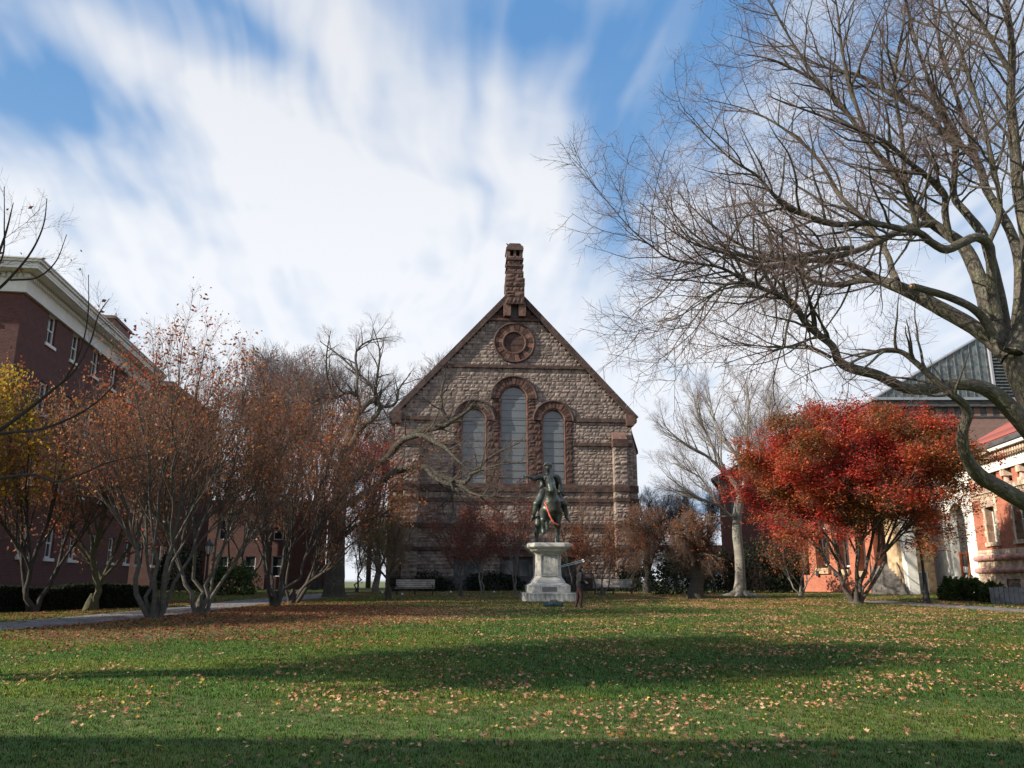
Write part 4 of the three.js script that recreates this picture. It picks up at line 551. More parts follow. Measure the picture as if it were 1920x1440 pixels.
// ---------------------------------------------------------------- pedestal and rider
{
  const base = G(1026, 1127), S = onPlane(base, 0), sc = (px) => S(px, 1060)[0] - S(1026, 1060)[0], hy = (py) => S(1026, py)[1];
  const p = thing('marble_pedestal', 'weathered white marble pedestal under the bronze rider', 'pedestal', base, 0.05);
  const plan = (hw, hd, k) => { const q = []; const cut = k * hw; const pts = [[hw - cut, hd], [hw, hd - cut * 0.9], [hw, -hd + cut * 0.9], [hw - cut, -hd], [-hw + cut, -hd], [-hw, -hd + cut * 0.9], [-hw, hd - cut * 0.9], [-hw + cut, hd]]; return pts; };
  const loft = (name, prof, k, extra = 0.55) => one(name, M.marble, p, (g) => {
    for (let i = 0; i < prof.length - 1; i++) { const a = plan(prof[i][0], prof[i][0] + extra, k), b = plan(prof[i + 1][0], prof[i + 1][0] + extra, k); for (let j = 0; j < 8; j++) { const m = (j + 1) % 8; g.quad(V(a[m][0], prof[i][1], a[m][1]), V(a[j][0], prof[i][1], a[j][1]), V(b[j][0], prof[i + 1][1], b[j][1]), V(b[m][0], prof[i + 1][1], b[m][1])); } }
    const t = plan(prof.at(-1)[0], prof.at(-1)[0] + extra, k).map(([x, z]) => V(x, prof.at(-1)[1], z)).reverse(); g.poly(t);
  });
  const w = (l, r) => (sc(r) - sc(l)) / 2, y0 = hy(1111), y1 = hy(1097), y2 = hy(1089), y3 = hy(1037), y4 = hy(1020);
  loft('base_step', [[w(978, 1072), -0.2], [w(978, 1072), y0 - 0.02], [w(978, 1072) - 0.02, y0]], 0.2);
  loft('plinth', [[w(988, 1064), y0], [w(988, 1064), y1 - 0.02], [w(989, 1063), y1]], 0.22);
  loft('base_moulding', [[w(989, 1062), y1 + 0.001], [w(992, 1059), y1 + 0.06], [w(995, 1056), y1 + 0.1], [w(997, 1054), y2], [w(1000, 1051), y2 + 0.12]], 0.28);
  loft('shaft', [[w(1000.5, 1050.5), y2 + 0.121], [w(1002, 1049), y2 + 0.25], [w(1003, 1048), lerp(y2, y3, 0.5)], [w(1002, 1049), y3 - 0.1], [w(999, 1052), y3]], 0.36);
  loft('cornice', [[w(998, 1053), y3 + 0.002], [w(994, 1058), y3 + 0.08], [w(993, 1059), y3 + 0.14], [w(988, 1064), y3 + 0.24], [w(987, 1065), y3 + 0.28], [w(987, 1065), y4 - 0.03], [w(989, 1063), y4]], 0.3);
  one('front_panel', M.marble, p, (g) => { const z = w(1002, 1049) + 0.55, a = w(1013, 1038); g.box(-a, a, y2 + 0.35, y3 - 0.2, z - 0.1, z + 0.035); });
  one('panel_frame', M.marble, p, (g) => { const z = w(1002, 1049) + 0.55, a = w(1010, 1041); for (const [x0, x1, q0, q1] of [[-a, a, y2 + 0.24, y2 + 0.31], [-a, a, y3 - 0.16, y3 - 0.1], [-a, -a + 0.06, y2 + 0.31, y3 - 0.16], [a - 0.06, a, y2 + 0.31, y3 - 0.16]]) g.box(x0, x1, q0, q1, z - 0.1, z + 0.06); });
  one('inscription_plate', std({ color: [0.28, 0.27, 0.26], map: noiseTex }), p, (g) => { const z = w(988, 1064) + 0.55; g.box(-0.4, 0.35, y0 + 0.06, y1 - 0.08, z - 0.05, z + 0.015); });
  // statue
  const k = (hy(865) - hy(1020)) / 4.2;
  const st = thing('equestrian_statue', 'green bronze statue of a rider raising one arm on a walking horse', 'statue', V(base.x, base.y + y4, base.z).add(V(0.15, 0, 0)), 0.06); st.scale.setScalar(k);
  const verd = (x, y, z) => { const n = sstep(0.42, 0.7, fbm(x * 5 + z * 3, y * 1.6 + z, 4)); return [lerp(0.1, 0.2, n), lerp(0.1, 0.27, n), lerp(0.085, 0.23, n)]; };
  const horse = [
    [[0.05, 1.8, 0.7], [0.05, 1.8, -0.4], 0.5, 0.53], [[0.05, 1.8, -0.4], [0.05, 1.86, -1.35], 0.53, 0.52], [[0.05, 1.62, 0.95], [0.03, 1.95, 0.9], 0.34, 0.4],
    [[0.03, 2.05, 0.88], [-0.02, 2.6, 1.12], 0.37, 0.25], [[-0.02, 2.6, 1.12], [-0.06, 3.0, 1.2], 0.25, 0.18], [[-0.06, 3.03, 1.22], [-0.08, 2.78, 1.52], 0.2, 0.165], [[-0.08, 2.78, 1.52], [-0.1, 2.5, 1.68], 0.15, 0.115],
    [[-0.16, 3.12, 1.15], [-0.2, 3.32, 1.16], 0.06, 0.02, 0.05], [[0.04, 3.12, 1.15], [0.08, 3.32, 1.16], 0.06, 0.02, 0.05], [[-0.06, 3.2, 1.24], [-0.07, 3.0, 1.38], 0.07, 0.06],
    [[-0.34, 1.55, 0.85], [-0.44, 1.12, 1.35], 0.25, 0.13], [[-0.44, 1.12, 1.35], [-0.42, 0.66, 1.12], 0.12, 0.075], [[-0.42, 0.66, 1.12], [-0.41, 0.5, 1.2], 0.08, 0.11],
    [[0.36, 1.5, 0.78], [0.3, 0.86, 0.82], 0.25, 0.12], [[0.3, 0.86, 0.82], [0.3, 0.2, 0.78], 0.11, 0.075], [[0.3, 0.2, 0.78], [0.3, 0.08, 0.86], 0.085, 0.12],
    [[-0.38, 1.65, -1.2], [-0.48, 1.05, -1.0], 0.34, 0.17], [[-0.48, 1.05, -1.0], [-0.52, 0.62, -1.4], 0.16, 0.11], [[-0.52, 0.62, -1.4], [-0.52, 0.12, -1.2], 0.095, 0.08], [[-0.52, 0.12, -1.2], [-0.52, 0.07, -1.1], 0.1, 0.11],
    [[0.44, 1.65, -1.2], [0.5, 1.05, -0.7], 0.34, 0.17], [[0.5, 1.05, -0.7], [0.52, 0.62, -1.0], 0.16, 0.11], [[0.52, 0.62, -1.0], [0.52, 0.12, -0.75], 0.095, 0.08], [[0.52, 0.12, -0.75], [0.52, 0.07, -0.66], 0.1, 0.11],
    [[0.05, 2.1, -1.8], [0.1, 1.5, -2.15], 0.12, 0.16], [[0.1, 1.5, -2.15], [0.12, 0.8, -2.1], 0.16, 0.06],
  ];
  const rider = [
    [[0.02, 2.42, -0.05], [0, 2.85, -0.05], 0.31, 0.27], [[0, 2.85, -0.05], [-0.02, 3.28, -0.02], 0.28, 0.3], [[-0.4, 3.4, 0], [0.36, 3.4, -0.04], 0.15, 0.15], [[-0.04, 3.45, 0], [-0.04, 3.68, 0.06], 0.12, 0.11],
    [[-0.05, 3.86, 0.08], [-0.05, 3.98, 0.04], 0.155, 0.19], [[-0.05, 3.74, 0.18], [-0.05, 3.8, 0.2], 0.08, 0.09], [[-0.05, 3.88, 0.25], [-0.05, 3.82, 0.28], 0.025, 0.035, 0.03],
    [[-0.16, 4.02, 0.1], [0.06, 4.02, 0.12], 0.1, 0.1], [[-0.2, 3.9, 0], [-0.2, 3.98, -0.05], 0.08, 0.08], [[0.1, 3.9, 0], [0.1, 3.98, -0.05], 0.08, 0.08],
    [[-0.44, 3.38, 0.02], [-0.8, 3.24, 0.3], 0.145, 0.105], [[-0.8, 3.24, 0.3], [-1.14, 3.33, 0.62], 0.095, 0.065], [[-1.14, 3.33, 0.62], [-1.24, 3.34, 0.68], 0.06, 0.07],
    ...[0, 1, 2, 3].map((i) => [[-1.26, 3.37 - i * 0.035, 0.7], [-1.37, 3.36 - i * 0.04, 0.76 + (i === 1 ? 0.02 : 0)], 0.024, 0.018, 0.015]), [[-1.22, 3.38, 0.7], [-1.25, 3.45, 0.76], 0.024, 0.018, 0.015],
    [[0.42, 3.36, 0], [0.58, 2.95, 0.02], 0.16, 0.12], [[0.58, 2.95, 0.02], [0.56, 2.62, 0.38], 0.11, 0.08], [[0.56, 2.62, 0.38], [0.5, 2.58, 0.5], 0.07, 0.075],
    [[0.5, 3.3, -0.12], [0.62, 2.55, -0.2], 0.17, 0.2], [[0.1, 3.3, -0.28], [0.3, 2.3, -0.6], 0.2, 0.26], [[-0.25, 3.35, -0.2], [-0.3, 2.4, -0.4], 0.16, 0.2], [[0.3, 3.42, 0.1], [-0.2, 3.25, 0.2], 0.1, 0.08],
    [[-0.25, 2.4, 0.05], [-0.68, 1.98, 0.42], 0.25, 0.17], [[-0.68, 1.98, 0.42], [-0.84, 1.32, 0.22], 0.15, 0.09], [[-0.84, 1.32, 0.22], [-0.96, 1.1, 0.5], 0.085, 0.06],
    [[0.28, 2.4, 0.05], [0.72, 1.98, 0.42], 0.25, 0.17], [[0.72, 1.98, 0.42], [0.86, 1.34, 0.22], 0.15, 0.09], [[0.86, 1.34, 0.22], [0.97, 1.1, 0.5], 0.085, 0.06],
    [[-0.3, 2.55, 0.12], [-0.5, 2.15, 0.25], 0.24, 0.2], [[0.32, 2.55, 0.12], [0.52, 2.15, 0.25], 0.24, 0.2],
  ];
  meshOf('horse', figure(horse, 120, 0.15, 0.13, verd), M.bronze, st); meshOf('rider', figure(rider, 130, 0.15, 0.055, verd), M.bronze, st);
  one('saddle_cloth', M.bronze, st, (g) => { g.col = [0.13, 0.15, 0.13]; for (const s of [-1, 1]) { const q = [[0.0, 2.42], [0.42, 2.32], [0.66, 1.95], [0.68, 1.6]]; for (let i = 0; i < 3; i++) { const a = V(0.05 + s * q[i][0], q[i][1], -0.7), b = V(0.05 + s * q[i][0], q[i][1], 0.35), c = V(0.05 + s * q[i + 1][0], q[i + 1][1], 0.35), d = V(0.05 + s * q[i + 1][0], q[i + 1][1], -0.7); if (s > 0) g.quad(a, b, c, d); else g.quad(a, d, c, b); } } });
  // ribbon
  const rb = new GB(); rb.col = [0.75, 0.16, 0.09]; const sp2 = [[1021, 941, 1.62], [1025, 950, 1.66], [1029, 962, 1.68], [1034, 973, 1.66], [1040, 981, 1.6], [1047, 984, 1.5]].map(([x, y, z]) => { const q = W(x, y, -base.z - (z - 0.0) * k); return q; }); const cc = new THREE.CatmullRomCurve3(sp2);
  const q = cc.getPoints(24); rb.tube(q, q.map((_, i) => 0.028 + 0.022 * Math.sin(i * 0.7) ** 2), 6, true); tag(rb.mesh('ribbon', M.plain, scene), 'orange red ribbon hanging across the bronze horse chest', 'ribbon');
}

// ---------------------------------------------------------------- person
{
  const P = G(1088, 1141), d = -P.z, H = W(1088, 1062, d).y - P.y, s = H / 1.72, o = thing('person', 'person in dark jacket and maroon trousers standing right of the statue', 'person', P, 0.25); o.scale.setScalar(s);
  const bones = [
    [[0, 0.95, 0.02], [0, 1.12, 0], 0.135, 0.125], [[0, 1.12, 0], [0.02, 1.34, 0], 0.13, 0.15], [[0.02, 1.4, -0.14], [0.02, 1.4, 0.14], 0.075, 0.075], [[0.03, 1.45, 0], [0.06, 1.53, 0], 0.055, 0.05], [[0.07, 1.58, 0], [0.065, 1.64, 0], 0.082, 0.09], [[0.11, 1.54, 0], [0.13, 1.55, 0], 0.05, 0.045], [[0.155, 1.59, 0], [0.172, 1.572, 0], 0.012, 0.014, 0.015],
    [[0.02, 1.39, 0.18], [-0.04, 1.13, 0.22], 0.065, 0.05], [[-0.04, 1.13, 0.22], [0.17, 1.06, 0.17], 0.048, 0.036], [[0.02, 1.39, -0.18], [-0.02, 1.13, -0.21], 0.065, 0.05], [[-0.02, 1.13, -0.21], [0.18, 1.09, -0.13], 0.048, 0.036],
    [[0, 0.9, 0.08], [0.03, 0.5, 0.09], 0.1, 0.068], [[0.03, 0.5, 0.09], [-0.02, 0.1, 0.1], 0.066, 0.05], [[-0.02, 0.06, 0.1], [0.14, 0.035, 0.11], 0.045, 0.035], [[0, 0.9, -0.08], [-0.06, 0.5, -0.09], 0.1, 0.068], [[-0.06, 0.5, -0.09], [-0.16, 0.1, -0.1], 0.066, 0.05], [[-0.16, 0.06, -0.1], [0, 0.035, -0.1], 0.045, 0.035],
    [[-0.02, 1.0, 0], [0.02, 0.86, 0], 0.15, 0.14],
  ];
  for (const z of [0.17, -0.13]) { const y = z > 0 ? 1.05 : 1.08; bones.push([[0.19, y, z], [0.25, y - 0.005, z * 0.9], 0.032, 0.03, 0.02]); for (let i = 0; i < 4; i++) bones.push([[0.26, y + 0.024 - i * 0.016, z * 0.9], [0.315 - Math.abs(i - 1.5) * 0.008, y + 0.01 - i * 0.016, z * 0.8], 0.01, 0.008, 0.006], [[0.315 - Math.abs(i - 1.5) * 0.008, y + 0.01 - i * 0.016, z * 0.8], [0.31, y - 0.02 - i * 0.012, z * 0.74], 0.009, 0.007, 0.006]); bones.push([[0.22, y + 0.03, z * 0.86], [0.27, y + 0.05, z * 0.76], 0.011, 0.009, 0.008]); }
  const col = (x, y, z) => (y > 1.49 ? (x > 0.075 && y < 1.64 ? [0.42, 0.24, 0.17] : [0.012, 0.009, 0.008]) : x > 0.175 && y > 0.9 && y < 1.2 ? [0.45, 0.26, 0.18] : y > 0.82 ? [0.007, 0.007, 0.01] : y > 0.085 ? [0.035, 0.01, 0.012] : [0.01, 0.01, 0.01]);
  meshOf('body', figure(bones, 150, 0.03, 0.045, col), M.plain, o);
  meshOf('hair', figure([[[0.04, 1.66, 0], [0.0, 1.6, 0], 0.1, 0.1], [[0, 1.6, 0], [-0.02, 1.5, 0], 0.095, 0.07], [[0.09, 1.7, 0], [0.03, 1.7, 0], 0.06, 0.07]], 48, 0.03, 0.05, () => [0.012, 0.009, 0.008]), M.plain, o);
  for (const z of [-1, 1]) { one('eye', M.plain, o, (g) => g.lathe([[0, 1.588], [0.011, 1.592], [0.011, 1.6], [0, 1.604]], 8, 0.143, z * 0.032), [0.03, 0.02, 0.02]); one('ear', M.plain, o, (g) => g.tube([V(0.06, 1.57, z * 0.088), V(0.065, 1.61, z * 0.095)], [0.015, 0.02], 6, true), [0.4, 0.23, 0.16]); }
  one('mouth', M.plain, o, (g) => g.box(0.165, 0.178, 1.535, 1.542, -0.022, 0.022), [0.25, 0.08, 0.07]);
  // teal poles propped between pedestal and the person's shoulder
  const mk = (a, b, c, e, label) => { const g = new GB(); g.col = [0.05, 0.1, 0.12]; g.tube([W(a, b, d + 1.4), W(c, e, d - 0.02)], [0.012, 0.016], 6, true); const t = thing('pole', label, 'pole', null, 0, 'teal poles by the statue'); g.mesh('rod', M.plain, t); one('tip', M.plain, t, (q) => { const w = W(c, e, d - 0.02); q.tube([w.clone().add(V(-0.02, -0.02, 0)), w.clone().add(V(0.05, 0.02, 0))], [0.03, 0.025], 6, true); }, [0.6, 0.62, 0.62]); };
  mk(1046, 1065, 1094, 1053, 'lower thin teal pole propped between pedestal and person'); mk(1048, 1062, 1092, 1050, 'upper thin teal pole propped between pedestal and person');
  // bag, cup
  const bp = G(1038, 1140), bag = thing('bag', 'dark teal bag lying on grass before the pedestal', 'bag', bp, 0.1);
  meshOf('pouch', figure([[[-0.32, 0.1, 0], [0.3, 0.1, 0], 0.13, 0.14], [[-0.1, 0.14, 0.05], [0.15, 0.15, 0], 0.13, 0.12]], 40, 0.04, 0.08, () => [0.02, 0.045, 0.05]), M.plain, bag); one('strap', M.plain, bag, (g) => g.tube([V(-0.3, 0.15, 0.05), V(-0.1, 0.32, 0.08), V(0.1, 0.33, 0.06), V(0.3, 0.16, 0.04)], [0.02, 0.02, 0.02, 0.02], 5, true), [0.02, 0.03, 0.03]);
  const cup = G(1055, 1130); tag(one('paper_cup', M.plain, scene, (g) => { g.lathe([[0, 0], [0.07, 0], [0.1, 0.2], [0.105, 0.21], [0, 0.21]], 12, cup.x, cup.z); }, [0.7, 0.7, 0.68]), 'white paper cup on grass at the pedestal corner', 'cup').position.y = cup.y;
}

// ---------------------------------------------------------------- benches, lamps, ground lights
{
  const wood = std({ map: noiseTex, color: [0.75, 0.68, 0.6], roughness: 0.8 });
  const build = (name, label, p, turn, w) => {
    const o = thing(name, label, 'bench', p, turn, 'benches before the hall');
    for (let i = 0; i < 4; i++) bx('back_slat', wood, o, [-w / 2, w / 2, 0.5 + i * 0.125, 0.605 + i * 0.125, -0.26 - i * 0.02, -0.22 - i * 0.02]);
    for (let i = 0; i < 5; i++) bx('seat_slat', wood, o, [-w / 2, w / 2, 0.43, 0.46, -0.2 + i * 0.1, -0.11 + i * 0.1]);
    for (const x of [-w / 2 + 0.1, 0, w / 2 - 0.1]) { bx('leg', M.metal, o, [x - 0.03, x + 0.03, -0.05, 0.43, 0.18, 0.24]); one('leg', M.metal, o, (g) => g.tube([V(x, -0.05, -0.2), V(x, 0.45, -0.24), V(x, 0.98, -0.33)], [0.03, 0.03, 0.03], 6, true)); bx('bearer', M.metal, o, [x - 0.025, x + 0.025, 0.38, 0.428, -0.22, 0.3]); if (x) { bx('armrest', wood, o, [x - 0.04, x + 0.04, 0.66, 0.7, -0.24, 0.26]); bx('arm_post', M.metal, o, [x - 0.025, x + 0.025, 0.46, 0.66, 0.2, 0.24]); } }
    return o;
  };
  const W1 = (a, b, y) => { const p = G((a + b) / 2, y), k = -p.z / F; return [p, (b - a) * k]; };
  let [p, w] = W1(742, 813, 1116.5); build('park_bench', 'pale slatted bench left of the statue, under bare trees', p, 0.02, w);
  [p, w] = W1(1114, 1186, 1115.5); build('park_bench', 'grey slatted bench right of the statue, behind the orange maple', p, -0.02, w);
  const lamp = (label, px, py, top) => {
    const p = G(px, py), h = W(px, top, -p.z).y - p.y, o = thing('street_lamp', label, 'lamp post', p, 0.3, 'lamp posts');
    one('post', M.metal, o, (g) => g.lathe([[0.2, -0.1], [0.2, 0.1], [0.16, 0.16], [0.16, 0.5], [0.11, 0.6], [0.1, 0.9], [0.075, 1.0], [0.055, h - 0.9], [0.09, h - 0.86], [0.09, h - 0.8], [0.05, h - 0.76]], 12));
    const l = new THREE.Group(); l.name = 'lantern'; o.add(l); one('glass', std({ color: [0.55, 0.55, 0.52], roughness: 0.25 }), l, (g) => g.lathe([[0.1, h - 0.76], [0.19, h - 0.34]], 6)); one('cap', M.metal, l, (g) => g.lathe([[0.25, h - 0.35], [0.24, h - 0.3], [0.12, h - 0.16], [0.05, h - 0.1], [0.04, h - 0.03], [0.0, h]], 6)); one('frame', M.metal, l, (g) => { for (let i = 0; i < 6; i++) { const a = i * Math.PI / 3; g.tube([V(Math.cos(a) * 0.1, h - 0.78, Math.sin(a) * 0.1), V(Math.cos(a) * 0.2, h - 0.33, Math.sin(a) * 0.2)], [0.014, 0.014], 4); } });
  };
  lamp('black lamp post with lantern before the ochre wall at right', 1738, 1131, 990); lamp('slender black lamp post behind the left maples', 383, 1128, 1010);
  [[845, 1113.5, 'white ground spotlight right of the pale bench'], [754, 1118, 'white ground spotlight under the pale bench'], [926, 1113.5, 'white ground spotlight between the small maples left of statue'], [717, 1115, 'white ground spotlight left of the pale bench']].forEach(([x, y, l]) => { const p = G(x, y), o = thing('ground_spotlight', l, 'spotlight', p, 0.2, 'ground spotlights'); o.scale.setScalar(0.62); one('housing', M.plain, o, (g) => g.tube([V(0, 0.12, -0.06), V(0, 0.22, 0.1)], [0.09, 0.12], 10, true), [0.6, 0.6, 0.58]); bx('stand', M.metal, o, [-0.02, 0.02, -0.05, 0.14, -0.02, 0.02]); });
}
// ---------------------------------------------------------------- trees
const cache = {};
function sprayGeos(R, ang, bend, kids = 9) {
  return cache['s' + R + ang + bend + kids] ??= [1, 2, 3].map((s) => {
    const q = rng(s * 77), g = new GB(), tw = (p, d, L, r0, n) => { const pts = [p.clone()], rad = [r0], v = p.clone(); for (let i = 1; i <= n; i++) { d.x += (q() - 0.5) * 0.5; d.z += (q() - 0.5) * 0.5; d.y += bend + (q() - 0.5) * 0.1; d.normalize(); v.addScaledVector(d, L / n); pts.push(v.clone()); rad.push(Math.max(R * 0.3, r0 * (1 - 0.75 * i / n))); } g.tube(pts, rad, 3); return pts; };
    const M0 = tw(V(0, 0, 0), V(0, 1, 0), 1, R, 6);
    for (let k = 0; k < kids; k++) { const i = 1 + Math.floor(k / kids * 5), a = k * 2.4 + q(), an = ang * (0.7 + 0.6 * q()), S = tw(M0[i], V(Math.cos(a) * Math.sin(an), Math.cos(an), Math.sin(a) * Math.sin(an)), lerp(0.62, 0.32, k / kids) * (0.7 + 0.6 * q()), R * 0.6, 3); for (let j = 0; j < (kids > 7 ? 2 : 1); j++) { const a2 = q() * 6.28; tw(S[1 + j], V(Math.cos(a2) * 0.6, 0.8, Math.sin(a2) * 0.6), 0.2 * (0.6 + q()), R * 0.42, 2); } }
    return g.geo();
  });
}
function tuftGeos(ratio, n, flat) {
  return cache['l' + ratio.toFixed(3) + n + flat] ??= [1, 2, 3].map((s) => {
    const q = rng(s * 131), g = new GB();
    for (let i = 0; i < n; i++) {
      const p = V(q() - 0.5, (q() - 0.5) * (1 - flat * 0.7), q() - 0.5).multiplyScalar(1.7), a = V(q() - 0.5, (q() - 0.6) * (1 - flat * 0.5), q() - 0.5).normalize(), b = V(q() - 0.5, (q() - 0.5) * (1 - flat), q() - 0.5).cross(a).normalize(); if (flat) b.copy(V((q() - 0.5) * 0.9, 1, (q() - 0.5) * 0.9).cross(a).normalize());
      const nn = a.clone().cross(b).normalize(), sz = ratio * (0.65 + 0.7 * q()), k = 0.7 + 0.6 * q(); g.col = [k, k * (0.85 + 0.3 * q()), k];
      const v = [[-1, 0], [-0.1, -0.55], [1, 0], [-0.1, 0.55]].map(([x, y]) => { const w = p.clone().addScaledVector(a, x * sz).addScaledVector(b, y * sz).addScaledVector(nn, -x * x * sz * 0.25); return g.vert(w.x, w.y, w.z, nn.x, nn.y, nn.z, x, y); }); g.i.push(v[0], v[1], v[2], v[0], v[2], v[3]);
    }
    return g.geo();
  });
}
class Tree {
  constructor(name, label, base, seed, o, group) {
    this.o = { wob: [0.25, 0.35, 0.45, 0.5, 0.5], up: [0.1, 0.12, 0.1, 0.05, 0], seg: [0.5, 0.4, 0.3, 0.22, 0.2], n: [7, 6, 5, 4, 0], t0: [0.3, 0.2, 0.15, 0.1, 0], lr: [0.55, 0.55, 0.55, 0.5, 0.5], ang: [0.6, 0.7, 0.75, 0.8, 0.8], levels: 2, woodLv: 1, leafP: 0, leafN: 2, leafS: 0.05, leafK: 8, leafSpread: 0.35, sprayR: 0.007, sprayAng: 0.6, sprayBend: 0.03, rmin: 0.006, leafCols: [[0.2, 0.08, 0.04]], bark: [0.2, 0.175, 0.15], twigC: [0.145, 0.09, 0.068], flat: 0, mat: M.bark, jut: 0.06, ...o };
    this.base = base; this.r = rng(seed); this.wood = new GB(); this.twigs = new GB(); this.sprays = []; this.tufts = []; this.wood.col = this.o.bark; this.twigs.col = this.o.twigC; this.golden = 0;
    this.node = thing(name, label, 'tree', base, 0, group);
  }
  spray(p, dir, len) {                                       // the last order of branching: one of a few twig sprays, set along the branch's direction
    const o = this.o, r = this.r, d = dir.clone().normalize(); this.sprays.push([p, d, len * (0.8 + 0.4 * r())]);
    if (o.leafP && r() < o.leafP) for (let k = 0; k < o.leafN; k++) this.tufts.push([p.clone().addScaledVector(d, len * lerp(0.1, 1.05, r())).add(V(r() - 0.5, (r() - 0.5) * (o.flat ? 0.4 : 1), r() - 0.5).multiplyScalar(o.leafSpread)), o.leafSpread * (0.7 + 0.6 * r())]);
  }
  limb(pts, rad, lv, len) {                                  // tube through the points, then its children
    const o = this.o, g = lv <= o.woodLv ? this.wood : this.twigs; if (g === this.twigs) g.col = jit(o.twigC, this.r, 0.2);
    g.tube(pts, rad, [10, 7, 4, 3, 3][lv] ?? 3, lv === 0);
  }
  branch(start, dir, len, r0, lv) {
    if (lv >= this.o.levels) return this.spray(start, dir, len);
    const o = this.o, r = this.r, n = clamp(Math.round(len / o.seg[lv]), 2, 11), pts = [start.clone()], rad = [r0], d = dir.clone().normalize(), p = start.clone();
    for (let i = 1; i <= n; i++) { d.x += (r() - 0.5) * o.wob[lv]; d.y += (r() - 0.5) * o.wob[lv] + o.up[lv]; d.z += (r() - 0.5) * o.wob[lv]; d.normalize(); p.addScaledVector(d, len / n); pts.push(p.clone()); rad.push(Math.max(o.rmin, r0 * (1 - 0.82 * i / n))); }
    this.limb(pts, rad, lv, len); this.sprout(pts, rad, lv, len);
  }
  sprout(pts, rad, lv, len, n = this.o.n[lv], t0 = this.o.t0[lv]) {
    const o = this.o, r = this.r, N = pts.length - 1;
    if (lv >= o.levels) return;
    for (let c = 0; c < n; c++) {
      const t = lerp(t0, 0.99, (c + r()) / n), f = t * N, i = Math.min(N - 1, Math.floor(f)), q = pts[i].clone().lerp(pts[i + 1], f - i), tan = pts[i + 1].clone().sub(pts[i]).normalize(), rr = lerp(rad[i], rad[i + 1], f - i);
      this.golden += 2.4 + (r() - 0.5); const a = V(0.31, 0.2, 0.93).cross(tan).normalize(), b = a.clone().cross(tan), g = this.golden, ang = o.ang[lv] * (0.7 + 0.6 * r());
      const d = tan.multiplyScalar(Math.cos(ang)).addScaledVector(a, Math.cos(g) * Math.sin(ang)).addScaledVector(b, Math.sin(g) * Math.sin(ang)); d.y += o.lift?.[lv] ?? 0;
      const L = len * o.lr[lv] * lerp(1.15, 0.55, t) * (0.7 + 0.6 * r());
      this.branch(q, d, Math.min(L, o.maxLen?.[lv + 1] ?? 99), Math.max(o.rmin, Math.min(rr * 0.72, o.rcap?.[lv + 1] ?? 9)), lv + 1);
    }
  }
  traced(list, d0, d1, bend = 0, o = {}) {                   // [px, py, half-width px] along a limb between two depths; then branches from it
    const n = list.length, P = list.map(([x, y], i) => W(x, y, lerp(d0, d1, i / (n - 1)) + bend * Math.sin(Math.PI * i / (n - 1))).sub(this.base)), c = new THREE.CatmullRomCurve3(P, false, 'centripetal'), m = n * 4, pts = [], rad = [];
    for (let k = 0; k <= m; k++) { const t = k / m, f = t * (n - 1), i = Math.min(n - 2, Math.floor(f)); pts.push(c.getPoint(t)); rad.push(Math.max(0.006, lerp(list[i][2], list[i + 1][2], f - i) * (this.o.thin ?? 0.62) * (o.k ?? 1) * lerp(d0, d1, t) / F * (1 + 0.05 * (this.r() - 0.5)))); }
    this.limb(pts, rad, 0); const len = c.getLength(); if (o.bare) return;
    const L = o.len ?? clamp(len * 0.33, 1, 2.6); this.sprout(pts, rad, 0, L / this.o.lr[0], Math.round(len * (o.per ?? 3.4)), o.t0 ?? 0.12);
  }
  done(crown = 'crown') {
    const o = this.o, r = this.r, up = V(0, 1, 0), q = new THREE.Quaternion(), q2 = new THREE.Quaternion(), m = new THREE.Matrix4(), col = new THREE.Color();
    if (!this.wood.empty) this.wood.mesh('trunk', o.mat, this.node); if (!this.twigs.empty) this.twigs.mesh('branches', M.twig, this.node, 'stuff');
    const inst = (name, geos, mat, list, set) => geos.forEach((g, k) => { const L = list.filter((_, i) => i % geos.length === k); if (!L.length) return; const im = new THREE.InstancedMesh(g, mat, L.length); im.name = name; im.userData.kind = 'stuff'; im.castShadow = im.receiveShadow = true; L.forEach((e, i) => set(im, e, i)); this.node.add(im); });
    inst('twig_spray', sprayGeos(o.sprayR, o.sprayAng, o.sprayBend, o.sprayKids), M.twig, this.sprays, (im, [p, d, len], i) => { q.setFromUnitVectors(up, d).multiply(q2.setFromAxisAngle(up, r() * 6.28)); im.setMatrixAt(i, m.compose(p, q, V(len, len, len))); const k = 0.75 + 0.5 * r(); im.setColorAt(i, col.setRGB(o.twigC[0] * k, o.twigC[1] * k, o.twigC[2] * k)); });
    inst(crown, tuftGeos(o.leafS / o.leafSpread, o.leafK, o.flat), M.leaf, this.tufts, (im, [p, s], i) => { q.setFromAxisAngle(up, r() * 6.28); im.setMatrixAt(i, m.compose(p, q, V(s, s, s))); const patch = fbm(p.x * 0.55 + 9, p.y * 0.7 + p.z * 0.55, 2), L = o.leafCols, c = jit(L[clamp(Math.floor((patch * 1.9 - 0.45 + (r() - 0.5) * 0.5) * L.length), 0, L.length - 1)], r, 0.25); im.setColorAt(i, col.setRGB(...c)); });
    return this.node;
  }
}
const heightAt = (base, py) => { const d = -base.z, r = ray(960, py); return EYE + r.y * d / -r.z - base.y; };

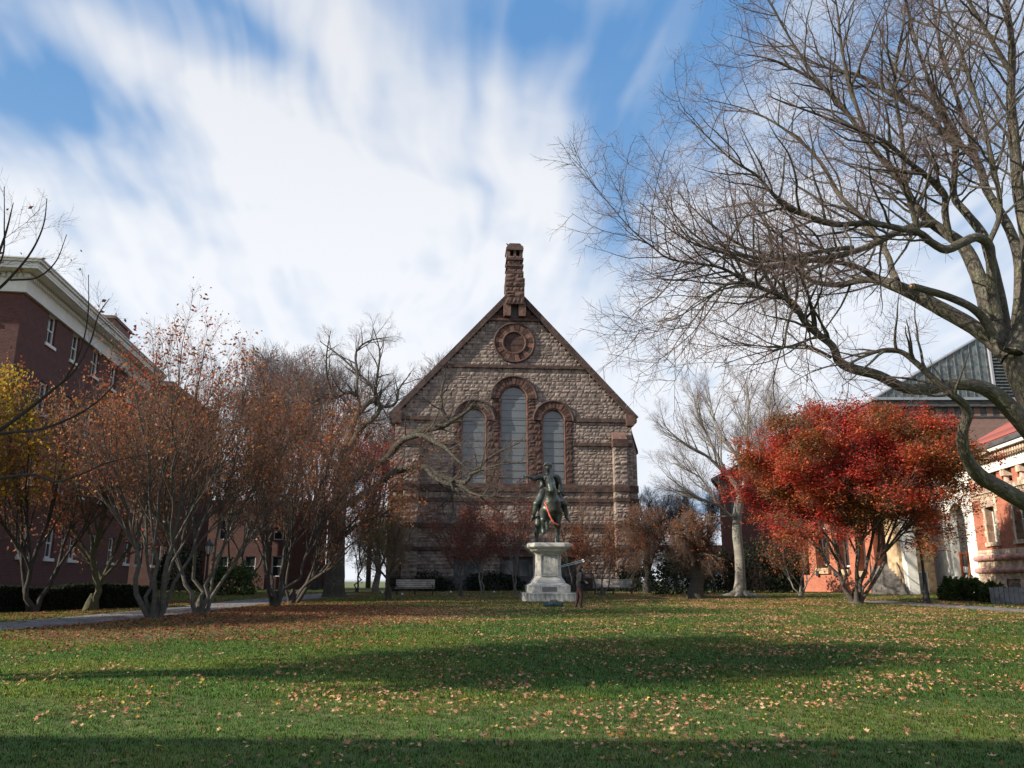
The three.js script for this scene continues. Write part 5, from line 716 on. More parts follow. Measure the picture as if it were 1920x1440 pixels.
// multi-stemmed vase-shaped maple
function vase(name, label, px, py, topPy, halfPx, seed, o = {}, group) {
  const base = G(px, py); base.y -= 0.06; const H = heightAt(base, topPy), sp = halfPx * -base.z / F, t = new Tree(name, label, base, seed, { levels: 2, n: [8, 5, 0], lr: [0.46, 0.46, 0.5], ang: [0.36, 0.45, 0.6], up: [0.05, 0.05, 0.03], wob: [0.13, 0.2, 0.3], t0: [0.3, 0.12, 0.1], ...o }, group), r = t.r, N = o.stems ?? 7;
  // targets spread over the dome; neighbours share a main stem that forks on the way up
  const tg = []; for (let i = 0; i < N; i++) { const az = i * 2.4 + r() * 0.7 + (o.az ?? 0), out = sp * 0.95 * Math.sqrt((i + 0.4) / N); tg.push({ az: ((az % 6.283) + 6.283) % 6.283, p: V(Math.cos(az) * out + (o.leanX ?? 0), H * Math.sqrt(Math.max(0.25, 1 - 0.62 * (out / sp) ** 2)) * (0.8 + 0.14 * r()), Math.sin(az) * out) }); }
  tg.sort((p, q) => p.az - q.az); const NM = o.mains ?? Math.max(2, Math.round(N / 2.6)), R0 = (o.r0 ?? 0.13) * 0.62;
  const stem = (A, B, ra, rb, n, k) => { const pts = [], rad = []; for (let j = 0; j <= n; j++) { const s = j / n, f = Math.sin(Math.PI * s), e = Math.pow(s, o.bow ?? 1), v = V(lerp(A.x, B.x, e), lerp(A.y, B.y, s), lerp(A.z, B.z, e)); v.x += (fbm(s * 3 + k * 7, seed, 3) - 0.5) * 0.075 * H * f; v.z += (fbm(s * 3 + k * 7, seed + 50, 3) - 0.5) * 0.075 * H * f; pts.push(v); rad.push(Math.max(0.012, lerp(ra, rb, Math.pow(s, 0.8)))); } t.limb(pts, rad, 0); return [pts, rad]; };
  for (let m = 0; m < NM; m++) {
    const own = tg.filter((_, i) => Math.floor(i * NM / N) === m); if (!own.length) continue; const mean = own.reduce((s, q) => s.add(q.p), V(0, 0, 0)).multiplyScalar(1 / own.length), hf = (o.fork ?? 0.27) * (0.75 + 0.5 * r()), az = own[0].az;
    const A = V(Math.cos(az) * 0.1, -0.05, Math.sin(az) * 0.1), Fk = V(mean.x * hf * 1.15, mean.y * hf, mean.z * hf * 1.15), r1 = R0 * (0.8 + 0.4 * r()); stem(A, Fk, r1 * 1.15, r1 * 0.8, 5, m);
    own.forEach((q, k) => { const [pts, rad] = stem(Fk, q.p, r1 * (k ? 0.55 : 0.74), 0.014, 8, m * 5 + k + 9); t.sprout(pts, rad, 0, H * 0.62, t.o.n[0], Math.max(0.05, (t.o.t0[0] - hf) / (1 - hf))); });
  }
  if (o.trunkR) t.wood.tube([V(0, -0.1, 0), V(0, 0.15, 0), V(0.02, 0.4, 0), V(0.02, 0.75, 0)], [o.trunkR * 1.3, o.trunkR * 1.02, o.trunkR * 0.82, o.trunkR * 0.3], 12);
  return t;
}
const RUST = [[0.22, 0.1, 0.05], [0.36, 0.14, 0.055], [0.44, 0.15, 0.055], [0.44, 0.21, 0.075], [0.4, 0.09, 0.045]], REDDISH = [[0.26, 0.035, 0.03], [0.2, 0.04, 0.03], [0.24, 0.09, 0.04]], ORANGE = [[0.42, 0.14, 0.03], [0.36, 0.1, 0.025], [0.3, 0.12, 0.04]];
const G1 = 'Japanese maples at the left path';
vase('maple_tree', 'multi-stemmed rusty maple, nearest of the trees at the left path', 290, 1161, 596, 200, 101, { leafP: 0.85, leafN: 2, leafK: 7, leafS: 0.052, leafCols: RUST, bark: [0.16, 0.145, 0.12], stems: 15, mains: 6, trunkR: 0.2, r0: 0.115, leafSpread: 0.35, leanX: 0.3 }, G1).done();
vase('maple_tree', 'rusty maple with pale curved stem, second from the left beside the path', 372, 1154, 685, 190, 102, { leafP: 0.85, leafN: 2, leafK: 7, leafS: 0.052, leafCols: RUST, bark: [0.19, 0.17, 0.14], stems: 11, mains: 5, trunkR: 0.16, r0: 0.12, leafSpread: 0.35, leanX: 0.5 }, G1).done();
vase('maple_tree', 'dark stemmed maple with red tipped crown, third along the path', 515, 1139, 690, 190, 103, { leafP: 0.85, leafN: 2, leafK: 7, leafS: 0.052, leafCols: [...RUST, ...REDDISH], bark: [0.1, 0.09, 0.075], stems: 13, mains: 6, trunkR: 0.22, r0: 0.12, leafSpread: 0.4, leanX: 0.2 }, G1).done();
{
  const t = vase('maple_tree', 'maple leaning right with one long low limb, before the thick trunk', 547, 1133, 745, 190, 104, { leafP: 0.55, leafN: 3, leafS: 0.055, leafCols: [...RUST, [0.2, 0.13, 0.05]], bark: [0.11, 0.095, 0.08], stems: 8, r0: 0.13, leafSpread: 0.4, leanX: 2.2, trunkR: 0.22 }, G1); const d = -t.base.z;
  t.traced([[552, 1128, 6], [575, 1095, 5], [610, 1070, 4.5], [632, 1035, 4], [648, 1000, 3.5], [690, 975, 3], [722, 962, 2.4], [760, 945, 1.4]], d, d - 2, 0, { per: 3 }); t.done();
}
vase('maple_tree', 'scarlet leaved young maple before the left end of the hall', 668, 1112, 800, 80, 105, { leafP: 0.8, leafN: 5, leafS: 0.07, leafCols: [[0.42, 0.015, 0.02], [0.33, 0.02, 0.02], [0.25, 0.05, 0.03]], bark: [0.1, 0.09, 0.08], stems: 5, r0: 0.11, leafSpread: 0.5, forkH: 0.5, leanX: 0.6 }).done();
vase('maple_tree', 'dense brown maple at the left edge behind the hedge', 62, 1150, 690, 190, 106, { leafP: 0.8, leafN: 3, leafK: 8, leafS: 0.065, t0: [0.14, 0.1, 0.1], leafCols: [...RUST, [0.16, 0.11, 0.03]], bark: [0.08, 0.07, 0.06], stems: 7, r0: 0.15, leafSpread: 0.5 }, G1).done();
vase('maple_tree', 'shaded maple with mossy stems behind the hedge', 170, 1147, 740, 170, 107, { leafP: 0.8, leafN: 3, leafK: 8, leafS: 0.065, t0: [0.16, 0.1, 0.1], leafCols: RUST, bark: [0.13, 0.12, 0.06], stems: 6, r0: 0.2, trunkR: 0.3, leafSpread: 0.5 }, G1).done();
vase('maple_tree', 'brown twiggy maple in the gap behind the second maple', 455, 1110, 700, 170, 108, { leafP: 0.8, leafN: 4, t0: [0.16, 0.1, 0.1], leafS: 0.07, leafCols: [...RUST, [0.18, 0.06, 0.05]], bark: [0.09, 0.08, 0.07], stems: 7, r0: 0.15, leafSpread: 0.5 }, G1).done();
// smaller maples before the hall
const G2 = 'small maples before the hall';
const PINKISH = [[0.26, 0.075, 0.05], [0.32, 0.085, 0.05], [0.22, 0.08, 0.055], [0.28, 0.13, 0.07]];
vase('maple_tree', 'slender maple with drooping brown twigs before the pale bench', 729, 1126, 925, 95, 111, { leafP: 0.35, leafN: 2, leafS: 0.045, leafCols: [[0.22, 0.13, 0.06], [0.2, 0.08, 0.05]], bark: [0.13, 0.11, 0.09], stems: 5, r0: 0.11, trunkR: 0.17, up: [0, -0.04, -0.08, 0] }, G2).done();
vase('maple_tree', 'small reddish maple with forked stem between pale bench and statue', 862, 1119, 930, 95, 112, { leafP: 0.85, leafN: 3, leafS: 0.055, leafCols: PINKISH, bark: [0.17, 0.16, 0.15], stems: 6, r0: 0.085, trunkR: 0.12, leafSpread: 0.3 }, G2).done();
vase('maple_tree', 'small maple with two pale stems behind the forked one', 904, 1114, 940, 80, 113, { leafP: 0.75, leafN: 3, leafS: 0.055, leafCols: PINKISH, bark: [0.34, 0.3, 0.26], stems: 5, r0: 0.09, leafSpread: 0.3 }, G2).done();
vase('maple_tree', 'small dark maple just left of the pedestal', 968, 1118, 905, 85, 114, { leafP: 0.75, leafN: 3, leafS: 0.05, leafCols: [...PINKISH, [0.09, 0.07, 0.03]], bark: [0.27, 0.24, 0.21], stems: 5, r0: 0.085, leafSpread: 0.3 }, G2).done();
vase('maple_tree', 'bright orange maple behind the person and grey bench', 1128, 1119, 975, 85, 115, { leafP: 0.9, leafN: 2, leafS: 0.05, leafCols: [[0.28, 0.09, 0.03], [0.34, 0.11, 0.03], [0.24, 0.05, 0.03]], bark: [0.24, 0.2, 0.17], stems: 7, r0: 0.08, trunkR: 0.13, leafSpread: 0.35 }, G2).done();
vase('maple_tree', 'bare brown maple before the right buttress of the hall', 1080, 1111, 905, 105, 116, { leafP: 0.4, leafN: 2, leafS: 0.05, leafCols: [[0.2, 0.09, 0.05]], bark: [0.15, 0.12, 0.1], stems: 7, r0: 0.11, leafSpread: 0.3 }, G2).done();
vase('maple_tree', 'sparse orange maple with thin pale trunk beside the ledge wall', 1503, 1119, 985, 85, 117, { leafP: 0.4, leafN: 2, leafS: 0.06, leafCols: ORANGE, bark: [0.32, 0.29, 0.25], stems: 7, r0: 0.09, trunkR: 0.16, leafSpread: 0.4, up: [0, -0.02, -0.03] }, G2).done();

// the red maple
{
  const t = vase('maple_tree', 'large scarlet and orange maple, brightest tree on the right', 1606, 1133, 722, 226, 120, { leafP: 1, leafN: 4, leafK: 14, leafS: 0.066, flat: 0.8, leafCols: [[0.19, 0.1, 0.025], [0.38, 0.13, 0.028], [0.5, 0.13, 0.03], [0.52, 0.075, 0.026], [0.56, 0.05, 0.024], [0.44, 0.03, 0.02]], bark: [0.16, 0.13, 0.105], stems: 30, r0: 0.14, trunkR: 0.3, mains: 8, n: [11, 9, 0], leafSpread: 0.42, t0: [0.42, 0.15, 0.1], up: [-0.02, -0.03, -0.02], ang: [0.7, 0.75, 0.75], lr: [0.36, 0.46, 0.5], bow: 1.0, fork: 0.3, leanX: 0.35 });
  t.done();
}
// weeping tree
function weeping(label, px, py, topPy, halfPx, seed, cols, o = {}) {
  const base = G(px, py); base.y -= 0.06; const H = heightAt(base, topPy), sp = halfPx * -base.z / F, t = new Tree('weeping_tree', label, base, seed, { levels: 2, woodLv: 1, n: [13, 16, 0], wob: [0.4, 0.3, 0.12], up: [0.1, -0.16, -0.5], lr: [0.5, 0.7, 0.3], ang: [0.9, 0.7, 0.4], t0: [0.25, 0.1, 0.3], lift: [0, -1.6], sprayAng: 0.22, sprayR: 0.006, leafP: 0.4, leafN: 2, leafK: 5, leafS: 0.05, leafCols: cols, bark: [0.12, 0.105, 0.085], twigC: [0.11, 0.074, 0.058], seg: [0.4, 0.3, 0.2, 0.2], ...o }, 'weeping trees'), r = t.r;
  const k = [V(0, -0.1, 0), V(-0.05, 0.5, 0.05), V(0.12, H * 0.22, -0.1), V(-0.05, H * 0.36, 0.05)]; t.wood.tube(k, [0.62, 0.42, 0.36, 0.34].map((q) => q * (o.tr ?? 1)), 11);
  for (let i = 0; i < 6; i++) { const az = i * 1.05 + r(); t.branch(k[2 + (i % 2)].clone(), V(Math.cos(az) * sp * 0.55, H * 0.6, Math.sin(az) * sp * 0.4), H * 0.55, 0.17 * (o.tr ?? 1), 0); }
  return t.done();
}
weeping('weeping tree with twisted mossy trunk and hanging brown twigs', 1306, 1124, 945, 60, 131, [[0.36, 0.13, 0.04], [0.26, 0.12, 0.05]]);
weeping('second weeping tree behind the grey bench, beside the hall corner', 1214, 1114, 935, 75, 132, [[0.36, 0.13, 0.04], [0.3, 0.1, 0.05]], { tr: 0.6 });
weeping('weeping tree with yellowish twigs beside the thick dark trunk', 705, 1112, 930, 70, 133, [[0.3, 0.22, 0.06], [0.22, 0.15, 0.06]], { tr: 0.6, bark: [0.3, 0.27, 0.22], twigC: [0.2, 0.15, 0.07] });

// pale beech
{
  const base = G(1387, 1119); base.y -= 0.05; const d = -base.z, t = new Tree('beech_tree', 'pale smooth barked beech with bare fan of branches', base, 141, { bark: [0.46, 0.43, 0.36], twigC: [0.17, 0.13, 0.115], levels: 2, n: [7, 9, 0], up: [0.08, 0.1, 0.08], ang: [0.5, 0.55, 0.6], lr: [0.5, 0.46, 0.5], wob: [0.2, 0.25, 0.3], sprayR: 0.008, sprayAng: 0.5, rcap: [9, 0.05], rmin: 0.006 });
  t.traced([[1387, 1124, 32], [1387, 1112, 21], [1388, 1090, 16], [1387, 1050, 15], [1382, 1000, 14.5], [1383, 960, 14], [1388, 935, 14], [1384, 915, 11], [1372, 898, 9], [1362, 888, 7]], d, d, 0, { bare: true });
  for (const [dx, dz] of [[-1.6, 0.5], [1.5, 0.6], [-0.5, 1.5], [0.9, 1.2], [0.3, -1.4]]) t.wood.tube([V(0, 0.35, 0), V(dx * 0.35, 0.14, dz * 0.35), V(dx * 0.7, 0.06, dz * 0.7), V(dx * 1.2, -0.03, dz * 1.2)], [0.3, 0.17, 0.1, 0.05], 7);
  const T = (l, d1, b) => t.traced(l, d, d1, b, { per: 2.6, len: 2.6 });
  T([[1386, 955, 7], [1372, 968, 5.5], [1350, 950, 4.5], [1328, 940, 4], [1305, 932, 3.2], [1280, 915, 2.4], [1250, 892, 1.2]], d - 2, 0);
  T([[1345, 948, 3.5], [1330, 920, 3], [1312, 895, 2.5], [1285, 880, 2], [1262, 868, 1]], d + 1, 0);
  T([[1364, 890, 6], [1350, 878, 5], [1325, 855, 4], [1290, 835, 3], [1262, 815, 2], [1240, 790, 1]], d - 1.5, 0);
  T([[1364, 890, 6], [1345, 855, 5], [1325, 815, 4], [1308, 775, 3], [1300, 740, 1.5]], d + 2, 0);
  T([[1386, 920, 6], [1388, 880, 5], [1378, 850, 4.2], [1350, 810, 3.4], [1335, 770, 2.4], [1328, 725, 1]], d + 1, 0);
  T([[1390, 930, 7], [1398, 890, 5.5], [1402, 850, 4.5], [1400, 800, 3.5], [1404, 760, 2.5], [1398, 715, 1]], d - 1, 0);
  T([[1392, 925, 6], [1412, 870, 5], [1432, 820, 4], [1450, 780, 3], [1470, 740, 1.2]], d + 2, 0);
  T([[1396, 905, 5], [1424, 850, 4], [1440, 790, 3], [1444, 740, 1]], d - 2, 0);
  t.done();
}
// old tree with the thick dark trunk, its limbs reaching across the hall
{
  const base = G(626, 1121); base.y -= 0.05; const d = -base.z, t = new Tree('old_tree', 'old tree with thick dark trunk and gnarled limbs crossing the hall front', base, 151, { thin: 0.8, bark: [0.14, 0.125, 0.105], twigC: [0.12, 0.095, 0.085], levels: 2, n: [7, 6, 0], ang: [0.7, 0.75, 0.8], wob: [0.5, 0.55, 0.5], up: [0.1, 0.08, 0.04], sprayR: 0.008, rcap: [9, 0.05], rmin: 0.006, mat: M.lichen });
  t.traced([[626, 1128, 36], [626, 1112, 25], [628, 1080, 22.5], [630, 1020, 21], [634, 960, 19], [640, 900, 16], [645, 860, 13], [652, 830, 10]], d, d, 0, { bare: true });
  const T = (l, d0, d1, o) => t.traced(l, d0, d1, 0, { per: 2.0, len: 2.0, ...o });
  T([[648, 845, 10], [660, 800, 8], [678, 768, 7], [695, 752, 6.5], [705, 752, 5], [700, 730, 4], [672, 700, 3], [640, 670, 2.2], [600, 640, 1]], d, d + 2);
  T([[676, 770, 5], [668, 742, 4.5], [650, 735, 4], [630, 745, 3.6], [615, 715, 3], [612, 670, 2], [620, 620, 1]], d, d - 2);
  T([[668, 740, 4], [670, 700, 3.2], [668, 660, 2.6], [690, 640, 2], [730, 632, 0.9]], d, d + 1);
  T([[650, 850, 9], [680, 800, 7], [700, 785, 6], [712, 765, 5], [704, 735, 4], [708, 700, 3], [712, 660, 2], [700, 615, 0.8]], d, d - 1);
  T([[700, 752, 5], [716, 762, 4.5], [740, 758, 3.5], [748, 730, 2.4], [770, 700, 1]], d, d + 1.5);
  T([[652, 905, 11], [690, 880, 9], [722, 862, 8], [742, 838, 8], [760, 822, 8], [790, 808, 7.5], [820, 802, 6.5], [842, 792, 5.5], [830, 770, 4], [828, 735, 3], [835, 705, 1.2]], d, d - 2.5);
  T([[838, 795, 5], [866, 778, 4], [892, 760, 3], [915, 762, 1.5]], d - 2.2, d - 3);
  T([[758, 824, 6], [790, 816, 6], [815, 828, 5.5], [838, 842, 4.5], [855, 860, 3], [880, 880, 1.4]], d - 1.6, d - 3);
  T([[655, 945, 10], [700, 915, 8.5], [740, 885, 7.5], [770, 876, 7], [800, 876, 6.5], [822, 890, 6], [848, 900, 5.5], [872, 905, 5], [888, 885, 4], [930, 850, 2.5], [975, 830, 1]], d, d - 4);
  T([[800, 878, 6], [815, 895, 5.5], [840, 908, 5], [866, 912, 4.5], [885, 925, 3.5], [915, 930, 2.5], [950, 932, 2], [1000, 930, 0.9]], d - 3, d - 4);
  T([[880, 890, 3], [905, 880, 2.4], [945, 870, 1.8], [1010, 866, 0.8]], d - 4, d - 5);
  T([[846, 905, 3], [850, 925, 2.4], [835, 940, 2], [820, 955, 1]], d - 3.5, d - 3.5); T([[640, 890, 9], [610, 850, 7], [580, 800, 5], [560, 740, 3], [555, 690, 1.2]], d, d + 3);
  t.done();
}
// the great bare tree at the right
{
  const d = 17, base = V(W(2015, 1200, d).x, 0, -d); base.y = groundY(base.x, base.z) - 0.05;
  const t = new Tree('elm_tree', 'huge bare elm reaching in from the right edge with arching limbs', base, 161, { bark: [0.2, 0.18, 0.15], twigC: [0.15, 0.1, 0.088], levels: 2, n: [6, 5, 0], t0: [0.12, 0.2, 0.1], ang: [0.78, 0.95, 0.7], wob: [0.35, 0.45, 0.32], up: [0.04, 0.06, 0.03], lr: [0.5, 0.52, 0.5], seg: [0.3, 0.22, 0.14], rmin: 0.004, rcap: [9, 0.03, 0.011], sprayR: 0.0085, sprayAng: 0.85, sprayKids: 6, thin: 0.71, mat: M.lichen, woodLv: 1, maxLen: [9, 2.4, 1.05] });
  const T = (l, d0, d1, b = 0, o = {}) => t.traced(l, d0, d1, b, { per: 3.3, len: 2.4, ...o });
  T([[2030, 1240, 66], [2027, 1190, 52], [2023, 1120, 47], [2015, 1040, 44], [2005, 960, 42], [1990, 880, 40], [1964, 810, 36], [1932, 750, 32], [1908, 700, 28], [1895, 660, 26], [1888, 630, 22]], d, d, 0, { bare: true });
  T([[1992, 985, 38], [1950, 958, 32], [1915, 938, 30], [1870, 912, 28], [1838, 893, 27], [1818, 868, 22], [1806, 838, 19], [1806, 805, 18], [1814, 778, 17], [1806, 757, 15], [1782, 738, 13], [1748, 708, 12], [1715, 678, 10], [1690, 660, 9], [1660, 656, 8], [1622, 667, 6], [1592, 681, 4], [1540, 690, 2], [1480, 720, 1]], d, d - 2.4, -1.2, { per: 2, t0: 0.5, len: 1.6, k: 0.72 });
  T([[1975, 862, 36], [1930, 806, 33], [1896, 768, 31], [1864, 738, 27], [1830, 723, 22], [1790, 721, 20], [1740, 729, 20], [1695, 727, 18], [1645, 703, 17], [1595, 690, 17], [1572, 676, 15], [1562, 650, 13], [1530, 624, 12], [1508, 603, 11], [1492, 573, 10], [1460, 553, 8.5], [1432, 542, 7.5], [1400, 530, 6.5], [1371, 511, 5.5], [1344, 500, 4.8], [1290, 492, 4], [1252, 484, 3.4], [1222, 462, 3], [1187, 433, 2.4], [1141, 381, 1.5], [1112, 345, 0.8]], d, d - 3, 0, { t0: 0.42, per: 3.8, k: 0.8 });
  T([[1893, 668, 28], [1862, 640, 23], [1820, 610, 21], [1766, 580, 20], [1711, 550, 18], [1671, 533, 16], [1640, 524, 11], [1611, 526, 9], [1573, 534, 8], [1522, 527, 7], [1503, 512, 5.5], [1470, 502, 4], [1420, 505, 2.5], [1360, 520, 1.2]], d, d + 2.5, 0, { t0: 0.4 });
  T([[1680, 528, 11], [1673, 510, 9], [1668, 488, 8], [1652, 456, 8], [1635, 434, 7.5], [1606, 399, 7], [1576, 368, 6], [1541, 308, 5], [1505, 269, 4], [1452, 230, 3], [1400, 205, 2], [1320, 185, 1]], d + 1.6, d + 3.5, 0, { t0: 0.2 });
  T([[1650, 522, 8], [1606, 500, 7], [1562, 491, 6.5], [1500, 488, 6], [1440, 478, 4.5], [1380, 455, 3.4], [1320, 410, 2.4], [1270, 360, 1]], d + 2, d, 0, {});
  T([[1866, 640, 14], [1846, 600, 12], [1822, 577, 11], [1779, 557, 10.5], [1740, 545, 10], [1712, 537, 9.5]], d - 0.2, d - 0.8, 0, { bare: true });
  T([[1890, 655, 30], [1862, 610, 26], [1848, 560, 23], [1833, 515, 20], [1806, 461, 18], [1779, 440, 16], [1747, 418, 14], [1725, 396, 12.5], [1711, 378, 11], [1693, 347, 10], [1665, 311, 9], [1629, 269, 8], [1594, 219, 6.5], [1559, 177, 5.5], [1505, 138, 4], [1452, 113, 2.5], [1390, 100, 1]], d, d + 1, 0.5, { t0: 0.4 });
  T([[1870, 600, 16], [1860, 540, 13.5], [1858, 495, 13], [1854, 460, 13], [1833, 445, 13], [1806, 454, 13], [1774, 468, 12], [1747, 455, 11], [1725, 437, 10], [1698, 431, 9], [1630, 418, 8.5], [1562, 421, 7.5], [1522, 407, 6.5], [1481, 393, 6], [1452, 368, 5], [1420, 330, 4], [1374, 301, 3], [1311, 241, 1.6], [1270, 200, 0.8]], d - 0.3, d - 2.5, 0, { t0: 0.4 });
  T([[1747, 421, 10], [1725, 421, 10], [1684, 434, 10], [1657, 448, 9.5], [1630, 461, 9], [1590, 475, 8.5], [1535, 486, 7.5], [1481, 494, 6.5], [1427, 499, 5.5], [1380, 485, 4.5], [1330, 460, 3.5], [1280, 420, 2.4], [1240, 360, 1.2], [1225, 310, 0.8]], d + 0.8, d - 1, 0, {});
  T([[1598, 464, 7], [1552, 469, 6.5], [1495, 480, 6], [1454, 488, 5.5], [1400, 480, 4.5], [1340, 470, 3.4], [1270, 440, 2], [1200, 380, 1]], d + 0.4, d - 3, 0, {});
  T([[1888, 640, 18], [1875, 560, 15], [1856, 480, 14], [1842, 439, 13], [1812, 400, 11], [1789, 370, 10], [1791, 310, 8.5], [1785, 248, 7.5], [1753, 198, 6], [1711, 159, 4.5], [1682, 131, 3], [1640, 60, 1.2]], d + 0.6, d + 3, 0, { t0: 0.4 });
  T([[1779, 440, 10], [1772, 400, 9.5], [1771, 365, 9], [1736, 329, 8], [1700, 301, 7], [1665, 269, 6], [1600, 240, 4.5], [1520, 210, 3], [1440, 180, 1.2]], d + 0.5, d - 1, 0, {});
  T([[1908, 640, 24], [1915, 560, 20], [1912, 490, 16], [1895, 435, 13], [1870, 389, 12], [1849, 354, 11], [1835, 308, 10], [1806, 276, 9], [1771, 248, 8], [1718, 205, 7], [1665, 173, 6], [1612, 142, 5], [1541, 124, 3.5], [1480, 90, 2], [1420, 60, 1]], d, d + 2.4, 0, { t0: 0.35 });
  T([[1900, 660, 26], [1925, 580, 22], [1930, 480, 19], [1909, 354, 16], [1902, 265, 14], [1895, 177, 12], [1898, 106, 10], [1891, 35, 8], [1870, -60, 6], [1840, -160, 3]], d - 0.3, d - 1, 0, { t0: 0.3 });
  T([[1720, 430, 8], [1712, 400, 7.5], [1700, 354, 7], [1690, 248, 6], [1679, 177, 5], [1679, 124, 4.5], [1693, 53, 3.5], [1700, -40, 1.5]], d + 0.9, d, 0, {});
  T([[1594, 219, 5], [1540, 160, 4], [1480, 70, 3], [1440, 0, 2], [1400, -60, 1]], d + 1, d + 0.4, 0, {}); T([[1806, 276, 6], [1760, 190, 5], [1720, 90, 4], [1700, 0, 2.5], [1680, -80, 1]], d + 1.6, d + 1, 0, {}); T([[1852, 460, 8], [1875, 400, 7], [1860, 300, 6], [1835, 200, 5], [1800, 90, 4], [1760, -30, 2]], d - 0.6, d - 2, 0, {});
  T([[1835, 308, 7], [1800, 200, 6], [1770, 110, 5], [1750, 20, 4], [1740, -60, 2]], d + 1.2, d + 3, 0, {}); T([[1898, 140, 8], [1850, 60, 6], [1800, -30, 4], [1760, -120, 2]], d - 0.8, d - 1.6, 0, {}); T([[1629, 269, 6], [1600, 180, 5], [1580, 100, 4], [1570, 20, 3], [1555, -60, 1]], d + 0.8, d - 0.6, 0, {});
  T([[1480, 565, 4], [1440, 545, 3.2], [1390, 535, 2.6], [1350, 545, 2], [1290, 580, 1.6], [1250, 640, 1]], d - 2.4, d - 3.4, 0, {}); T([[1488, 572, 4], [1474, 620, 3], [1470, 650, 2.6], [1455, 655, 2], [1400, 668, 1.4], [1340, 690, 0.8]], d - 2.2, d - 2.8, 0, { per: 3 });
  T([[1558, 670, 5], [1530, 655, 4], [1510, 648, 3.4], [1470, 652, 2.6], [1430, 670, 1.6], [1390, 700, 0.8]], d - 1.9, d - 2.5, 0, { per: 4 }); T([[1410, 530, 4], [1360, 535, 3.4], [1330, 560, 2.6], [1300, 600, 2], [1270, 640, 1.2], [1245, 680, 0.7]], d - 2.4, d - 2.6, 0, {});
  for (const [x, y, dd, r] of [[1711, 537, d - 0.8, 0.066], [1490, 568, d - 2.36, 0.05]]) { const p = W(x, y, dd).sub(base); one('pruning_cut', M.plain, t.node, (g) => g.tube([p, p.clone().add(V(-0.035, -0.004, 0.015))], [r, r * 0.92], 12, true), [0.4, 0.24, 0.12]); }
  t.done();
}
// tree off the left edge whose twigs reach into view
{
  const d = 14, base = V(W(-210, 1100, d).x, 0, -d); base.y = groundY(base.x, base.z) - 0.05;
  const t = new Tree('bare_tree', 'bare tree off the left edge whose thin branches reach into view', base, 171, { bark: [0.13, 0.11, 0.095], twigC: [0.12, 0.095, 0.09], levels: 1, n: [5, 0], ang: [0.7, 0.7], wob: [0.25, 0.3], up: [0.1, 0.1], lr: [0.4, 0.45], thin: 0.85, sprayR: 0.006, sprayBend: 0.08, leafP: 0.25, leafN: 1, leafK: 4, leafS: 0.04, leafCols: [[0.3, 0.11, 0.05]], seg: [0.3, 0.2, 0.15] });
  const T = (l, o = {}) => t.traced(l, d, d - 1, 0, { per: 1.5, len: 0.75, t0: 0.35, ...o });
  T([[-210, 1260, 34], [-208, 1180, 27], [-200, 1050, 24], [-190, 950, 22], [-170, 880, 20]], { bare: true });
  T([[-180, 900, 10], [-80, 850, 7], [0, 806, 4.5], [50, 770, 4], [100, 730, 3], [140, 695, 2.4], [170, 640, 1.8], [185, 590, 1.3], [205, 560, 0.8]]); T([[-180, 905, 9], [-60, 830, 6], [10, 812, 3.5], [75, 805, 3], [150, 775, 2.2], [200, 737, 1.6], [235, 690, 0.8]]); T([[-185, 930, 9], [-60, 905, 5], [0, 897, 3.5], [62, 890, 2.6], [105, 903, 2.2], [150, 890, 1.8], [200, 868, 1.4], [290, 850, 0.7]]);
  T([[-175, 880, 12], [-110, 760, 8], [-60, 620, 6], [-20, 520, 4], [10, 440, 2.4], [25, 380, 0.9]]); T([[-40, 575, 4], [20, 520, 3], [60, 470, 2.2], [82, 420, 1.6], [88, 372, 0.8]]); T([[20, 525, 2.6], [70, 520, 2], [105, 490, 1.4], [125, 440, 0.7]]); T([[-30, 540, 3], [5, 480, 2], [8, 420, 1.4], [8, 350, 0.7]]); T([[120, 715, 2.2], [150, 660, 1.8], [165, 590, 1.3], [166, 515, 0.7]]);
  t.done();
}
// yellow-leaved tree at the left edge, before the brick block
{ const t = vase('maple_tree', 'yellow leaved tree at the left edge before the brick block', -150, 1158, 630, 125, 172, { leafP: 1, leafN: 8, leafS: 0.07, leafCols: [[0.55, 0.36, 0.02], [0.45, 0.3, 0.03], [0.5, 0.4, 0.05]], stems: 6, r0: 0.12, leafSpread: 0.5 }); t.done(); }
// leafy tree off the left edge that shades the middle of the lawn
function leafy(name, label, base, H, R, seed, cols, o = {}) {
  base.y = groundY(base.x, base.z) - 0.05; const t = new Tree(name, label, base, seed, { levels: 2, n: [8, 6, 0], leafP: 1, leafN: 1, leafK: 13, leafS: 0.15, leafCols: cols, leafSpread: 0.75, lr: [0.4, 0.5, 0.5], ang: [0.8, 0.8, 0.8], ...o }), r = t.r; t.wood.tube([V(0, 0, 0), V(0.1, H * 0.25, 0), V(0, H * 0.5, 0.1), V(0, H * 0.9, 0)], [0.35, 0.28, 0.2, 0.05], 10);
  for (let i = 0; i < 14; i++) { const az = i * 2.4, hh = lerp(o.lo ?? 0.45, 0.85, i / 14); t.branch(V(0, H * hh * 0.8, 0), V(Math.cos(az), 0.55, Math.sin(az)), R * lerp(1.05, 0.6, i / 14), 0.1, 0); } return t.done();
}
leafy('oak_tree', 'leafy oak off the left edge that shades the middle lawn', V(-16.2, 0, -11), 14, 4.8, 181, [[0.12, 0.08, 0.03], [0.15, 0.07, 0.03]]);
leafy('oak_tree', 'leafy oak off the left edge beside the hedge', V(-25, 0, -22), 11, 3.6, 182, [[0.12, 0.08, 0.03]]);
